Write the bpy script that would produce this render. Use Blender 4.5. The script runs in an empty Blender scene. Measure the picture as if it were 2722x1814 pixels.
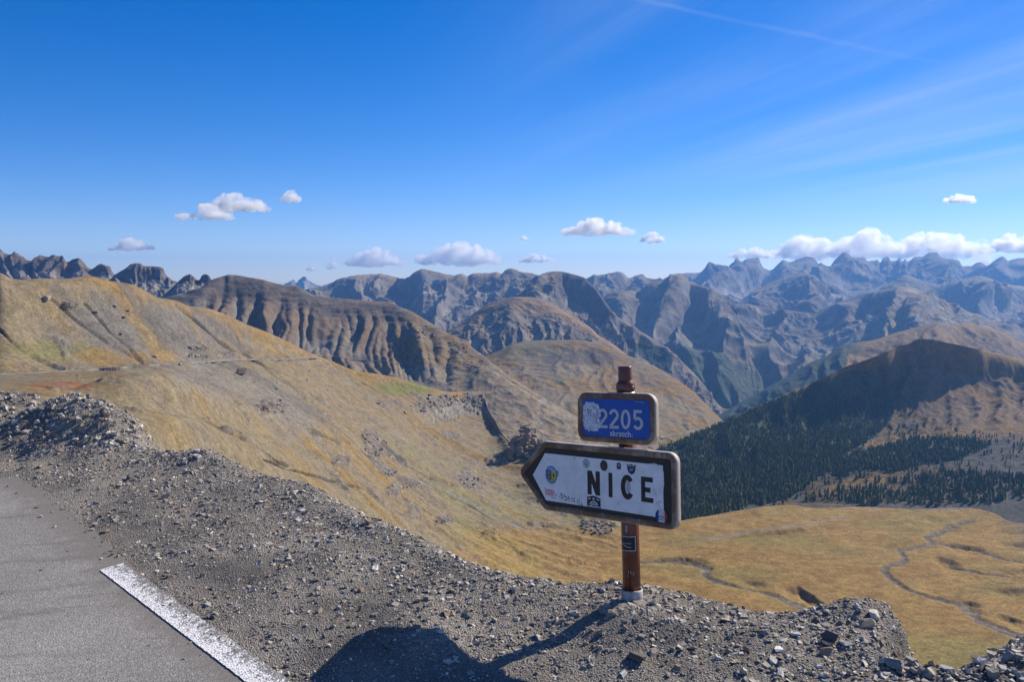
import bpy, math, random
import numpy as np
from mathutils import Vector, Matrix
from mathutils.bvhtree import BVHTree

R = math.radians
random.seed(7)
rng = np.random.default_rng(11)
sc = bpy.context.scene
COL = sc.collection

# ------------------------------------------------------------------ camera
F_PX, CX, CY, HORIZON = 2357.0, 1361.0, 907.0, 740.0     # the photograph's 2722 x 1814 frame
PITCH = math.atan((CY - HORIZON) / F_PX)
CAM_H = 1.58
cam_d = bpy.data.cameras.new('camera')
cam_d.sensor_width = 36.0
cam_d.lens = F_PX * 36.0 / 2722.0
cam_d.clip_start = 0.05
cam_d.clip_end = 120000.0
cam = bpy.data.objects.new('camera', cam_d)
COL.objects.link(cam)
cam.location = (0, 0, CAM_H)
cam.rotation_euler = (math.pi / 2 - PITCH, 0, 0)
sc.camera = cam

# ------------------------------------------------------------------ sun, sky, exposure
SUN_AZ, SUN_EL = R(54.5), R(35)                              # azimuth clockwise from +Y
sun_dir = Vector((math.sin(SUN_AZ) * math.cos(SUN_EL), math.cos(SUN_AZ) * math.cos(SUN_EL), math.sin(SUN_EL)))
sd = bpy.data.lights.new('sun', 'SUN')
sd.energy = 5.0
sd.angle = R(0.53)
sd.color = (1.0, 0.90, 0.75)
sun = bpy.data.objects.new('sun', sd)
COL.objects.link(sun)
sun.rotation_euler = sun_dir.to_track_quat('Z', 'Y').to_euler()

world = bpy.data.worlds.new('World')
sc.world = world
world.use_nodes = True
wn, wl = world.node_tree.nodes, world.node_tree.links
wn.clear()


def nd(nodes, t, x=None, **kw):
    n = nodes.new(t)
    for k, v in kw.items():
        setattr(n, k, v)
    return n


def setin(n, **kw):
    for k, v in kw.items():
        n.inputs[k.replace('_', ' ')].default_value = v
    return n


sky = nd(wn, 'ShaderNodeTexSky', sky_type='NISHITA')
sky.sun_disc = False
sky.sun_elevation = SUN_EL
sky.sun_rotation = SUN_AZ
sky.altitude = 2700
sky.air_density = 1.0
sky.dust_density = 0.7
sky.ozone_density = 2.0
hsv = nd(wn, 'ShaderNodeHueSaturation')
setin(hsv, Saturation=1.48, Value=1.0, Hue=0.5)
tint = nd(wn, 'ShaderNodeMix', data_type='RGBA', blend_type='MULTIPLY')
tint.inputs['Factor'].default_value = 1.0
tint.inputs[7].default_value = (0.86, 0.865, 1.15, 1)          # high dry air: bluer, less green than the model
wl.new(sky.outputs[0], hsv.inputs['Color'])


def wmath(op, a, b=None, c=None, clamp=False):
    n = nd(wn, 'ShaderNodeMath', operation=op, use_clamp=clamp)
    for i, v in enumerate((a, b, c)):
        if v is None:
            continue
        if isinstance(v, (int, float)):
            n.inputs[i].default_value = v
        else:
            wl.new(v, n.inputs[i])
    return n.outputs[0]


tc = nd(wn, 'ShaderNodeTexCoord')
sep = nd(wn, 'ShaderNodeSeparateXYZ')
wl.new(tc.outputs['Generated'], sep.inputs[0])
zc = wmath('MAXIMUM', sep.outputs[2], 0.02)
zc = wmath('ADD', zc, 0.06)
cxp = wmath('DIVIDE', sep.outputs[0], zc)
cyp = wmath('DIVIDE', sep.outputs[1], zc)
comb = nd(wn, 'ShaderNodeCombineXYZ')
wl.new(cxp, comb.inputs[0])
wl.new(cyp, comb.inputs[1])


def cirrus(rot, scale, seedz, lo, hi, detail=7, rough=0.6, dist=0.6):
    mp = nd(wn, 'ShaderNodeMapping', vector_type='TEXTURE')
    mp.inputs['Rotation'].default_value = (0, 0, R(rot))
    mp.inputs['Scale'].default_value = scale
    mp.inputs['Location'].default_value = (seedz, seedz * 2.3, 0)
    wl.new(comb.outputs[0], mp.inputs[0])
    t = nd(wn, 'ShaderNodeTexNoise')
    setin(t, Scale=1.0, Detail=detail, Roughness=rough, Distortion=dist)
    wl.new(mp.outputs[0], t.inputs['Vector'])
    m = nd(wn, 'ShaderNodeMapRange', interpolation_type='SMOOTHSTEP')
    wl.new(t.outputs[0], m.inputs[0])
    m.inputs[1].default_value = lo
    m.inputs[2].default_value = hi
    return m.outputs[0]


CIRRUS_ROT = -67
veil = cirrus(CIRRUS_ROT, (6.0, 1.1, 1), 3.1, 0.34, 0.80, 4, 0.5, 0.5)
fib = cirrus(CIRRUS_ROT, (4.2, 0.26, 1), 7.7, 0.36, 0.85, 8, 0.62, 0.5)
side = nd(wn, 'ShaderNodeMapRange', interpolation_type='SMOOTHSTEP')
wl.new(sep.outputs[0], side.inputs[0])
side.inputs[1].default_value = -0.18
side.inputs[2].default_value = 0.55
hi_ = nd(wn, 'ShaderNodeMapRange', interpolation_type='SMOOTHSTEP')
wl.new(sep.outputs[2], hi_.inputs[0])
hi_.inputs[1].default_value = 0.03
hi_.inputs[2].default_value = 0.16
mask = wmath('MULTIPLY', side.outputs[0], hi_.outputs[0])
cir = wmath('MULTIPLY', veil, wmath('MULTIPLY_ADD', fib, 0.62, 0.34))
cir = wmath('MULTIPLY', cir, mask)
# two thin condensation trails, each the trace of a great circle: |direction . pole| close to zero
def trail(a, b, width, strength):
    va, vb = pixel_dir(*a), pixel_dir(*b)
    pole = va.cross(vb).normalized()
    mid = (va + vb).normalized()
    half = va.angle(vb) / 2
    dp = nd(wn, 'ShaderNodeVectorMath', operation='DOT_PRODUCT')
    wl.new(tc.outputs['Generated'], dp.inputs[0])
    dp.inputs[1].default_value = pole
    wob = nd(wn, 'ShaderNodeTexNoise')
    setin(wob, Scale=14.0, Detail=5.0, Roughness=0.6)
    wl.new(tc.outputs['Generated'], wob.inputs['Vector'])
    off = wmath('MULTIPLY_ADD', wob.outputs[0], width * 1.6, wmath('ADD', dp.outputs['Value'], -width * 0.8))
    band = wmath('SUBTRACT', 1.0, wmath('DIVIDE', wmath('ABSOLUTE', off), width), clamp=True)
    dm = nd(wn, 'ShaderNodeVectorMath', operation='DOT_PRODUCT')
    wl.new(tc.outputs['Generated'], dm.inputs[0])
    dm.inputs[1].default_value = mid
    along = nd(wn, 'ShaderNodeMapRange', interpolation_type='SMOOTHSTEP')
    wl.new(dm.outputs['Value'], along.inputs[0])
    along.inputs[1].default_value = math.cos(half)
    along.inputs[2].default_value = math.cos(half * 0.55)
    brk = wmath('MULTIPLY_ADD', wob.outputs[0], 1.2, -0.1, clamp=True)
    return wmath('MULTIPLY', wmath('MULTIPLY', wmath('MULTIPLY', band, along.outputs[0]), brk), strength)


def pixel_dir(px, py):
    xc, yc = (px - CX) / F_PX, (CY - py) / F_PX
    c, s = math.cos(PITCH), math.sin(PITCH)
    return Vector((xc, c + yc * s, yc * c - s)).normalized()


t1 = trail((1560, -30), (2560, 180), 0.0035, 0.13)
t2 = trail((330, 708), (900, 672), 0.0022, 0.5)
cir = wmath('ADD', cir, wmath('ADD', t1, t2), clamp=True)
mixc = nd(wn, 'ShaderNodeMix', data_type='RGBA')
wl.new(cir, mixc.inputs['Factor'])
wl.new(hsv.outputs[0], tint.inputs[6])
wl.new(tint.outputs[2], mixc.inputs[6])
mixc.inputs[7].default_value = (5.6, 6.3, 8.2, 1)
bg = nd(wn, 'ShaderNodeBackground')
bg.inputs['Strength'].default_value = 0.09
wl.new(mixc.outputs[2], bg.inputs['Color'])
wo = nd(wn, 'ShaderNodeOutputWorld')
wl.new(bg.outputs[0], wo.inputs['Surface'])

sc.view_settings.view_transform = 'Standard'
sc.view_settings.look = 'None'
sc.view_settings.exposure = 0.42
sc.view_settings.gamma = 1.0
sc.view_settings.use_curve_mapping = False
sc.cycles.max_bounces = 20
sc.cycles.volume_bounces = 16
sc.cycles.transparent_max_bounces = 16


# ------------------------------------------------------------------ pixels <-> places, noise, meshes
def unproject(px, py, dist):
    """World point seen at photograph pixel (px, py) whose distance straight ahead is dist."""
    px, py, dist = np.asarray(px, float), np.asarray(py, float), np.asarray(dist, float)
    xc, yc = (px - CX) / F_PX, (CY - py) / F_PX
    c, s = math.cos(PITCH), math.sin(PITCH)
    fy = c + yc * s
    t = dist / fy
    return np.stack([xc * t, dist + 0 * t, CAM_H + (yc * c - s) * t], -1)


def on_plane(px, py, z=0.0):
    px, py = np.asarray(px, float), np.asarray(py, float)
    xc, yc = (px - CX) / F_PX, (CY - py) / F_PX
    c, s = math.cos(PITCH), math.sin(PITCH)
    t = (z - CAM_H) / (yc * c - s)
    return np.stack([xc * t, (c + yc * s) * t, CAM_H + (yc * c - s) * t], -1)


def project(P):
    c, s = math.cos(PITCH), math.sin(PITCH)
    x, y, z = P[..., 0], P[..., 1], P[..., 2] - CAM_H
    fwd = np.maximum(y * c - z * s, 1e-3)
    return CX + F_PX * x / fwd, CY - F_PX * (y * s + z * c) / fwd


def _hash(ix, iy, seed):
    h = (ix.astype(np.int64) * 374761393 + iy.astype(np.int64) * 668265263 + seed * 974634777) & 0xFFFFFFFF
    h = ((h ^ (h >> 13)) * 1274126177) & 0xFFFFFFFF
    return h ^ (h >> 16)


def noise(x, y, seed=0):
    x, y = np.broadcast_arrays(np.asarray(x, float), np.asarray(y, float))
    ix, iy = np.floor(x), np.floor(y)
    fx, fy = x - ix, y - iy
    ux = fx * fx * fx * (fx * (fx * 6 - 15) + 10)
    uy = fy * fy * fy * (fy * (fy * 6 - 15) + 10)

    def g(dx, dy):
        a = _hash(ix + dx, iy + dy, seed) * (2 * math.pi / 4294967296.0)
        return np.cos(a) * (fx - dx) + np.sin(a) * (fy - dy)
    a = g(0, 0) * (1 - ux) + g(1, 0) * ux
    b = g(0, 1) * (1 - ux) + g(1, 1) * ux
    return (a * (1 - uy) + b * uy) * 1.5


def fbm(x, y, octs=5, seed=0, gain=0.5, lac=2.03):
    s, a, n = 0, 1.0, 0.0
    for k in range(octs):
        s = s + a * noise(x, y, seed + k * 17)
        n += a
        a *= gain
        x, y = x * lac + 11.3, y * lac - 7.1
    return s / n


def ridged(x, y, octs=5, seed=0, gain=0.5, lac=2.1):
    s, a, n, w = 0, 1.0, 0.0, 1.0
    for k in range(octs):
        r = 1 - np.abs(noise(x, y, seed + k * 31))
        r = r * r
        s = s + a * r * w
        w = np.clip(r * 1.5, 0, 1)
        n += a
        a *= gain
        x, y = x * lac + 5.7, y * lac + 3.1
    return s / n


def sstep(a, b, x):
    t = np.clip((x - a) / (b - a), 0, 1)
    return t * t * (3 - 2 * t)


def pchip(xs, ys, xq):
    """Monotone cubic through (xs, ys[k, ...]) along axis 0."""
    xs, ys, xq = np.asarray(xs, float), np.asarray(ys, float), np.asarray(xq, float)
    n = len(xs)
    ex = (slice(None),) + (None,) * (ys.ndim - 1)
    h = np.diff(xs)
    dl = np.diff(ys, axis=0) / h[ex]
    d = np.zeros_like(ys)
    if n == 2:
        d[:] = dl[0]
    else:
        w1, w2 = (2 * h[1:] + h[:-1])[ex], (h[1:] + 2 * h[:-1])[ex]
        same = dl[1:] * dl[:-1] > 0
        with np.errstate(divide='ignore', invalid='ignore'):
            hm = (w1 + w2) / (w1 / dl[:-1] + w2 / dl[1:])
        d[1:-1] = np.where(same, hm, 0)
        d[0], d[-1] = dl[0], dl[-1]
    k = np.clip(np.searchsorted(xs, xq, 'right') - 1, 0, n - 2)
    t = ((xq - xs[k]) / h[k])[ex]
    hk = h[k][ex]
    t2, t3 = t * t, t * t * t
    return ((2 * t3 - 3 * t2 + 1) * ys[k] + (t3 - 2 * t2 + t) * hk * d[k]
            + (-2 * t3 + 3 * t2) * ys[k + 1] + (t3 - t2) * hk * d[k + 1])


def line_dist(px, py, pts):
    """Distance from every (px, py) to a polyline."""
    best = np.full(np.shape(px), 1e9)
    for (ax, ay), (bx, by) in zip(pts[:-1], pts[1:]):
        dx, dy = bx - ax, by - ay
        L = dx * dx + dy * dy + 1e-12
        t = np.clip(((px - ax) * dx + (py - ay) * dy) / L, 0, 1)
        best = np.minimum(best, np.hypot(px - ax - t * dx, py - ay - t * dy))
    return best


def inside(px, py, poly):
    c = np.zeros(np.shape(px), bool)
    n = len(poly)
    for i in range(n):
        (ax, ay), (bx, by) = poly[i], poly[(i + 1) % n]
        hit = ((ay > py) != (by > py)) & (px < (bx - ax) * (py - ay) / (by - ay + 1e-12) + ax)
        c ^= hit
    return c


def make_mesh(name, verts, faces, smooth=False, colors=None, fmat=None):
    """verts (n,3), faces (m,k) arrays -> mesh datablock (k = 3 or 4)."""
    verts = np.ascontiguousarray(verts, np.float32)
    faces = np.ascontiguousarray(faces, np.int32)
    me = bpy.data.meshes.new(name)
    m, k = faces.shape
    me.vertices.add(len(verts))
    me.vertices.foreach_set('co', verts.ravel())
    me.loops.add(m * k)
    me.loops.foreach_set('vertex_index', faces.ravel())
    me.polygons.add(m)
    me.polygons.foreach_set('loop_start', np.arange(0, m * k, k, dtype=np.int32))
    me.polygons.foreach_set('loop_total', np.full(m, k, np.int32))
    if fmat is not None:
        me.polygons.foreach_set('material_index', np.ascontiguousarray(fmat, np.int32))
    me.update(calc_edges=True)
    me.polygons.foreach_set('use_smooth', np.full(m, bool(smooth)))
    if colors is not None:
        ca = me.color_attributes.new('Col', 'FLOAT_COLOR', 'POINT')
        c4 = np.ones((len(verts), 4), np.float32)
        c4[:, :3] = colors
        ca.data.foreach_set('color', c4.ravel())
    me.validate()
    return me


def link(name, me, mat=None, parent=None, kind=None, label=None, cat=None, group=None, loc=None):
    o = bpy.data.objects.new(name, me)
    COL.objects.link(o)
    if mat is not None and me is not None and not me.materials:
        me.materials.append(mat)
    if parent is not None:
        o.parent = parent
    if loc is not None:
        o.location = loc
    tag(o, kind, label, cat, group)
    return o


def tag(o, kind=None, label=None, cat=None, group=None):
    for k, v in (('kind', kind), ('label', label), ('category', cat), ('group', group)):
        if v is not None:
            o[k] = v
    return o


def grid_faces(nv, nu):
    i = np.arange((nv - 1) * nu).reshape(nv - 1, nu)[:, :-1].ravel()
    return np.stack([i, i + nu, i + nu + 1, i + 1], -1)


# ------------------------------------------------------------------ terrain materials
def new_mat(name):
    m = bpy.data.materials.new(name)
    m.use_nodes = True
    return m, m.node_tree.nodes, m.node_tree.links, m.node_tree.nodes['Principled BSDF']


def terrain_mat(name, scale, bump=0.5, bump_dist=1.0, vary=0.5, stretch=(1, 1, 1), rough=0.95, crag=None, speck=None):
    m, n, l, b = new_mat(name)
    b.inputs['Roughness'].default_value = rough
    b.inputs['Specular IOR Level'].default_value = 0.15
    at = nd(n, 'ShaderNodeAttribute', attribute_name='Col')
    g = nd(n, 'ShaderNodeNewGeometry')
    mp = nd(n, 'ShaderNodeMapping')
    mp.inputs['Scale'].default_value = stretch
    l.new(g.outputs['Position'], mp.inputs[0])
    t = nd(n, 'ShaderNodeTexNoise')
    setin(t, Scale=1.0 / scale, Detail=9.0, Roughness=0.68, Distortion=0.2)
    l.new(mp.outputs[0], t.inputs['Vector'])
    mr = nd(n, 'ShaderNodeMapRange')
    l.new(t.outputs[0], mr.inputs[0])
    mr.inputs[1].default_value, mr.inputs[2].default_value = 0.25, 0.75
    mr.inputs[3].default_value, mr.inputs[4].default_value = 1 - vary, 1 + vary
    mx = nd(n, 'ShaderNodeVectorMath', operation='SCALE')
    l.new(at.outputs['Color'], mx.inputs[0])
    l.new(mr.outputs[0], mx.inputs['Scale'])
    if speck:                                                     # tufts and stones, a metre or two across
        sn = nd(n, 'ShaderNodeTexNoise')
        setin(sn, Scale=1.0 / speck[0], Detail=3.0, Roughness=0.8)
        l.new(mp.outputs[0], sn.inputs['Vector'])
        sr = nd(n, 'ShaderNodeMapRange')
        l.new(sn.outputs[0], sr.inputs[0])
        sr.inputs[1].default_value, sr.inputs[2].default_value = 0.33, 0.67
        sr.inputs[3].default_value, sr.inputs[4].default_value = 1 - speck[1], 1 + speck[1]
        m2 = nd(n, 'ShaderNodeMath', operation='MULTIPLY')
        l.new(mr.outputs[0], m2.inputs[0])
        l.new(sr.outputs[0], m2.inputs[1])
        l.new(m2.outputs[0], mx.inputs['Scale'])
    l.new(mx.outputs[0], b.inputs['Base Color'])
    bp = nd(n, 'ShaderNodeBump')
    setin(bp, Strength=bump, Distance=bump_dist)
    l.new(t.outputs[0], bp.inputs['Height'])
    l.new(bp.outputs[0], b.inputs['Normal'])
    if crag:
        rt = nd(n, 'ShaderNodeTexNoise', noise_type='RIDGED_MULTIFRACTAL', normalize=True)
        setin(rt, Scale=1.0 / crag[0], Detail=9.0, Roughness=0.55, Lacunarity=2.1)
        l.new(g.outputs['Position'], rt.inputs['Vector'])
        b2 = nd(n, 'ShaderNodeBump')
        setin(b2, Strength=crag[1], Distance=crag[2])
        l.new(rt.outputs[0], b2.inputs['Height'])
        l.new(bp.outputs[0], b2.inputs['Normal'])
        l.new(b2.outputs[0], b.inputs['Normal'])
    return m


# ------------------------------------------------------------------ terrain: sheets hung on surveyed lines
TOP = [0.0]                                                       # the highest land so far


def loft(name, rows, nu, nv, mat, back=None, front=None, shape=None, paint=None, label=None, smooth=True):
    """Rows of (px, py, distance) give lines on the land; the sheet runs smoothly through them.
    back = (metres away, metres down) carries it over the crest, front likewise below the last line."""
    nu, nv = int(nu * 0.72), int(nv * 0.72)
    us = np.linspace(0, 1, nu)
    W = []
    for r in rows:
        a = np.array(r, float)
        t = (a[:, 0] - a[0, 0]) / (a[-1, 0] - a[0, 0])
        q = pchip(t, a[:, 1:], us)
        W.append(unproject(a[0, 0] + (a[-1, 0] - a[0, 0]) * us, q[:, 0], q[:, 1]))
    W = np.array(W)
    rad = W[..., :2] / np.linalg.norm(W[..., :2], axis=-1, keepdims=True)
    nback = 0
    if back:
        for fr in (0.35, 1.0):
            b = W[0].copy() if nback == 0 else W[nback].copy()
            b[:, :2] += rad[0] * back[0] * fr
            b[:, 2] -= back[1] * fr * (0.5 if fr < 1 else 1)
            W = np.concatenate([b[None], W]) if nback == 0 else np.concatenate([b[None], W])
            nback += 1
    if front:
        e = W[-1].copy()
        e[:, :2] -= rad[-1] * front[0]
        e[:, 2] -= front[1]
        W = np.concatenate([W, e[None]])
    px, py = project(W)
    step = np.hypot(np.diff(px, axis=0), np.diff(py, axis=0)).mean(1)
    if back:
        step[:2] = 10
    if front:
        step[-1] = 10
    vs = np.concatenate([[0], np.cumsum(step + 1.0)])
    vq = np.linspace(0, vs[-1], nv)
    P = pchip(vs, W, vq)
    vq_n = (vq - vs[nback]) / (vs[-1] - vs[nback])
    # metres along and down
    um = np.zeros((nv, nu))
    seg = np.linalg.norm(np.diff(P[nv // 2], axis=0), axis=-1)
    um[:] = np.concatenate([[0], np.cumsum(seg)])
    vm = np.zeros((nv, nu))
    vm[1:] = np.cumsum(np.linalg.norm(np.diff(P, axis=0), axis=-1), axis=0)
    k0 = int(np.searchsorted(vq, vs[nback]))
    vm = vm - vm[k0][None]
    S = dict(um=um, vm=vm, v=np.broadcast_to(vq_n[:, None], (nv, nu)), u=np.broadcast_to(us, (nv, nu)),
             vs=(vs - vs[nback]) / (vs[-1] - vs[nback]))
    P = P.copy()
    if shape:
        du = np.gradient(P, axis=1)
        dv = np.gradient(P, axis=0)
        N = np.cross(dv, du)
        N /= np.linalg.norm(N, axis=-1, keepdims=True) + 1e-9
        N[N[..., 2] < 0] *= -1
        S['N0'] = N
        S['px'], S['py'] = project(P)
        shape(P, N, S)
    du = np.gradient(P, axis=1)
    dv = np.gradient(P, axis=0)
    N = np.cross(dv, du)
    N /= np.linalg.norm(N, axis=-1, keepdims=True) + 1e-9
    N[N[..., 2] < 0] *= -1
    S['N'] = N
    S['px'], S['py'] = project(P)
    C = paint(P, N, S)
    faces = grid_faces(nv, nu)
    # wind faces upwards
    a, b, c = P.reshape(-1, 3)[faces[0, 0]], P.reshape(-1, 3)[faces[0, 1]], P.reshape(-1, 3)[faces[0, 2]]
    if np.cross(b - a, c - a)[2] < 0:
        faces = faces[:, ::-1]
    TOP[0] = max(TOP[0], float(P[..., 2].max()))
    me = make_mesh(name, P.reshape(-1, 3), faces, smooth, C.reshape(-1, 3))
    o = link(name, me, mat, kind='structure', label=label)
    S['P'], S['faces'] = P, faces
    return o, S


def mixc3(a, b, t):
    return a * (1 - t[..., None]) + b * t[..., None]


def col(*c):
    return np.array(c, float)


GOLD = col(0.330, 0.215, 0.068)
OCHRE = col(0.265, 0.160, 0.045)
TAN = col(0.255, 0.208, 0.132)
SCREE = col(0.205, 0.188, 0.162)
PALE = col(0.330, 0.295, 0.250)
ROCK = col(0.105, 0.090, 0.078)
GREEN = col(0.150, 0.150, 0.045)
RUST = col(0.250, 0.105, 0.035)
BROWN = col(0.170, 0.115, 0.065)
FOREST = col(0.020, 0.034, 0.020)
# ------------------------------------------------------------------ the land
def zat(py, z):
    """Distance at which a point at pixel row py has height z."""
    return float(on_plane(CX, py, z)[1])


def rows_z(rows):
    return [[(a, b, (zat(b, c) if c < 0 else c)) for a, b, c in r] for r in rows]


M_GRASS = terrain_mat('alpine grass', 9.0, 0.55, 1.4, 0.45, speck=(2.2, 0.42))
M_MID = terrain_mat('scree and grass', 26.0, 0.6, 5.0, 0.45, speck=(6.0, 0.35))
M_FAR = terrain_mat('mountain rock', 90.0, 0.4, 12.0, 0.5, crag=(240.0, 0.6, 55.0))
M_FARTHEST = terrain_mat('distant rock', 170.0, 0.4, 25.0, 0.5, crag=(420.0, 0.65, 110.0))


def relief(P, N, S, gul=0, lam=80, asp=7, warp=0.5, env=(0.0, 0.15), rock=0, rl=150, seed=1, jag=0, jl=30, end=None):
    um, vm, v = S['um'], S['vm'], S['v']
    w = warp * fbm(um / (lam * 2.2), vm / (lam * 3.0), 3, seed + 5)
    g = ridged(um / lam + w, vm / (lam * asp) + 0.3 * w, 4, seed, 0.36)
    S['g'] = g
    e = sstep(env[0], env[1], v)
    if end:
        e = e * (1 - sstep(end[0], end[1], v))
    P += N * ((g - 0.45) * gul * e)[..., None]
    x, y = P[..., 0], P[..., 1]
    r = ridged(x / rl, y / rl, 6, seed + 40, 0.47)
    S['r'] = r
    P += N * ((r - 0.45) * rock * (0.06 + 0.94 * sstep(0.0, 0.2, v)))[..., None]
    if jag:
        j = fbm(um / jl, um * 0 + 3.3, 5, seed + 77, 0.6)
        P[..., 2] += jag * j * np.exp(-np.abs(v) * 14)
    S['f'] = fbm(x / (rl * 0.8), y / (rl * 0.8), 5, seed + 90)


def slope_of(N):
    return np.degrees(np.arccos(np.clip(N[..., 2], -1, 1)))


# ---- far ranges on the right, 13 km away
H1 = [(1800, 728), (1850, 725), (1883, 723), (1917, 721), (1939, 712), (1959, 693), (1972, 698), (1983, 695), (1995, 692), (2013, 690),
      (2030, 706), (2050, 710), (2065, 703), (2083, 694), (2098, 697), (2146, 689), (2161, 690), (2184, 705), (2206, 706), (2221, 692),
      (2247, 679), (2272, 688), (2295, 685), (2306, 692), (2332, 690), (2339, 695), (2350, 686), (2361, 685), (2369, 692), (2384, 690),
      (2391, 686), (2399, 692), (2406, 688), (2413, 692), (2432, 684), (2450, 684), (2473, 677), (2491, 678), (2499, 684), (2517, 688),
      (2547, 692), (2558, 701), (2580, 703), (2606, 697), (2625, 703), (2639, 697), (2665, 687), (2680, 694), (2695, 690), (2722, 688), (2900, 690)]


def far_rock(warm, grassy):
    def paint(P, N, S):
        sl = slope_of(N)
        c = mixc3(ROCK * 1.0 + 0 * P, SCREE * 0.85 + 0 * P, sstep(-0.2, 0.3, S['f'] + 0.5 * (S['r'] - 0.45)))
        c = mixc3(c, mixc3(col(.180, .140, .078) + 0 * P, col(.230, .178, .080) + 0 * P, sstep(-.2, .5, S['f'])), grassy * sstep(46, 24, sl) * sstep(-0.35, 0.2, fbm(P[..., 0] / 700, P[..., 1] / 700, 4, 5)))
        c = mixc3(c, PALE + 0 * P, 0.5 * sstep(0.62, 0.30, S['g']) * sstep(0.05, 0.4, S['f']))
        return c * warm
    return paint


def sh(**kw):
    def f(P, N, S):
        relief(P, N, S, **kw)
    return f


W1 = col(1, 1, 1)
loft('mountain', [[(x, y + 0.7 * (y - np.mean([b for a, b in H1 if abs(a - x) < 70])), 13000) for x, y in H1],
                  [(1800, 760, 11800), (1960, 735, 11600), (2040, 760, 12200), (2110, 740, 11700), (2247, 725, 11400), (2320, 745, 12100), (2473, 722, 11500), (2560, 750, 12200), (2665, 730, 11600), (2900, 745, 11800)],
                  [(1800, 800, 10600), (1980, 790, 10300), (2080, 810, 11000), (2247, 780, 10200), (2350, 800, 10900), (2480, 780, 10200), (2600, 800, 10900), (2900, 790, 10400)],
                  [(1800, 860, 9300), (2200, 860, 9300), (2500, 860, 9300), (2900, 860, 9300)]],
     620, 150, M_FARTHEST, smooth=False, back=(900, 500), front=(600, 350),
     shape=sh(gul=400, lam=900, asp=5, warp=0.9, rock=150, rl=900, seed=3, jag=22, jl=90, env=(0.06, 0.3)), paint=far_rock(W1, 0.5))
loft('mountain', [[(1860, 800, 9300), (1952, 804, 9300), (2005, 773, 9400), (2057, 748, 9500), (2110, 731, 9500), (2145, 724, 9500), (2158, 745, 9500), (2179, 768, 9600), (2230, 782, 9800),
                   (2290, 775, 9700), (2340, 762, 9600), (2380, 745, 9500), (2406, 731, 9500), (2450, 745, 9500), (2490, 757, 9600), (2550, 745, 9500), (2606, 734, 9500), (2650, 748, 9500), (2722, 762, 9400), (2900, 770, 9400)],
                  [(1860, 840, 8500), (1980, 835, 8600), (2060, 815, 8400), (2150, 780, 8500), (2230, 825, 9000), (2320, 810, 8800), (2410, 790, 8300), (2490, 815, 8900), (2606, 785, 8400), (2700, 815, 8600), (2900, 820, 8600)],
                  [(1860, 900, 7700), (2000, 900, 7700), (2160, 860, 7500), (2300, 880, 7900), (2430, 850, 7400), (2520, 880, 7800), (2640, 850, 7500), (2900, 890, 7600)],
                  [(1860, 990, 6800), (2300, 970, 6800), (2900, 950, 6800)]],
     560, 170, M_FARTHEST, smooth=False, back=(700, 400), front=(400, 300),
     shape=sh(gul=320, lam=640, asp=5, warp=0.9, rock=95, rl=520, seed=21, jag=14, jl=60, env=(0.03, 0.25)), paint=far_rock(W1, 0.75))
loft('mountain', [[(1860, 812, 7400), (1956, 808, 7300), (2040, 818, 7200), (2096, 825, 7100), (2145, 832, 7050), (2200, 839, 7000), (2225, 866, 6900), (2250, 895, 6750), (2320, 935, 6500), (2420, 980, 6300)],
                  [(1860, 850, 7000), (1956, 840, 6900), (2040, 855, 6900), (2145, 865, 6700), (2200, 880, 6550), (2250, 925, 6450), (2420, 1010, 6000)],
                  [(1860, 930, 6300), (2040, 935, 6250), (2150, 950, 6150), (2250, 985, 6000), (2420, 1050, 5700)]],
     320, 130, M_FAR, smooth=False, back=(300, 250), front=(400, 500),
     shape=sh(gul=105, lam=300, asp=5, warp=0.8, rock=42, rl=260, seed=33), paint=far_rock(W1 * 0.85, 0.5))
loft('mountain', [[(2120, 865, 7100), (2200, 815, 7000), (2249, 797, 6950), (2302, 780, 6900), (2354, 769, 6850), (2406, 762, 6800), (2459, 776, 6750), (2529, 811, 6650), (2599, 843, 6600), (2668, 864, 6550), (2722, 881, 6500), (2900, 930, 6450)],
                  [(2120, 915, 6600), (2249, 860, 6550), (2300, 850, 6650), (2354, 830, 6350), (2420, 806, 5950), (2459, 810, 6150), (2529, 838, 6200), (2599, 864, 6200), (2722, 903, 6150), (2900, 950, 6100)],
                  [(2120, 965, 6100), (2249, 925, 5950), (2354, 895, 5750), (2427, 855, 5450), (2500, 870, 5650), (2600, 893, 5750), (2722, 930, 5750), (2900, 965, 5750)],
                  [(2120, 1010, 5400), (2400, 960, 5000), (2722, 980, 5100), (2900, 1010, 5100)]],
     420, 150, M_FAR, smooth=False, back=(500, 350), front=(400, 400),
     shape=sh(gul=130, lam=400, asp=6, warp=0.7, rock=30, rl=210, seed=41), paint=far_rock(W1 * 1.05, 1.0))

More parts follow.
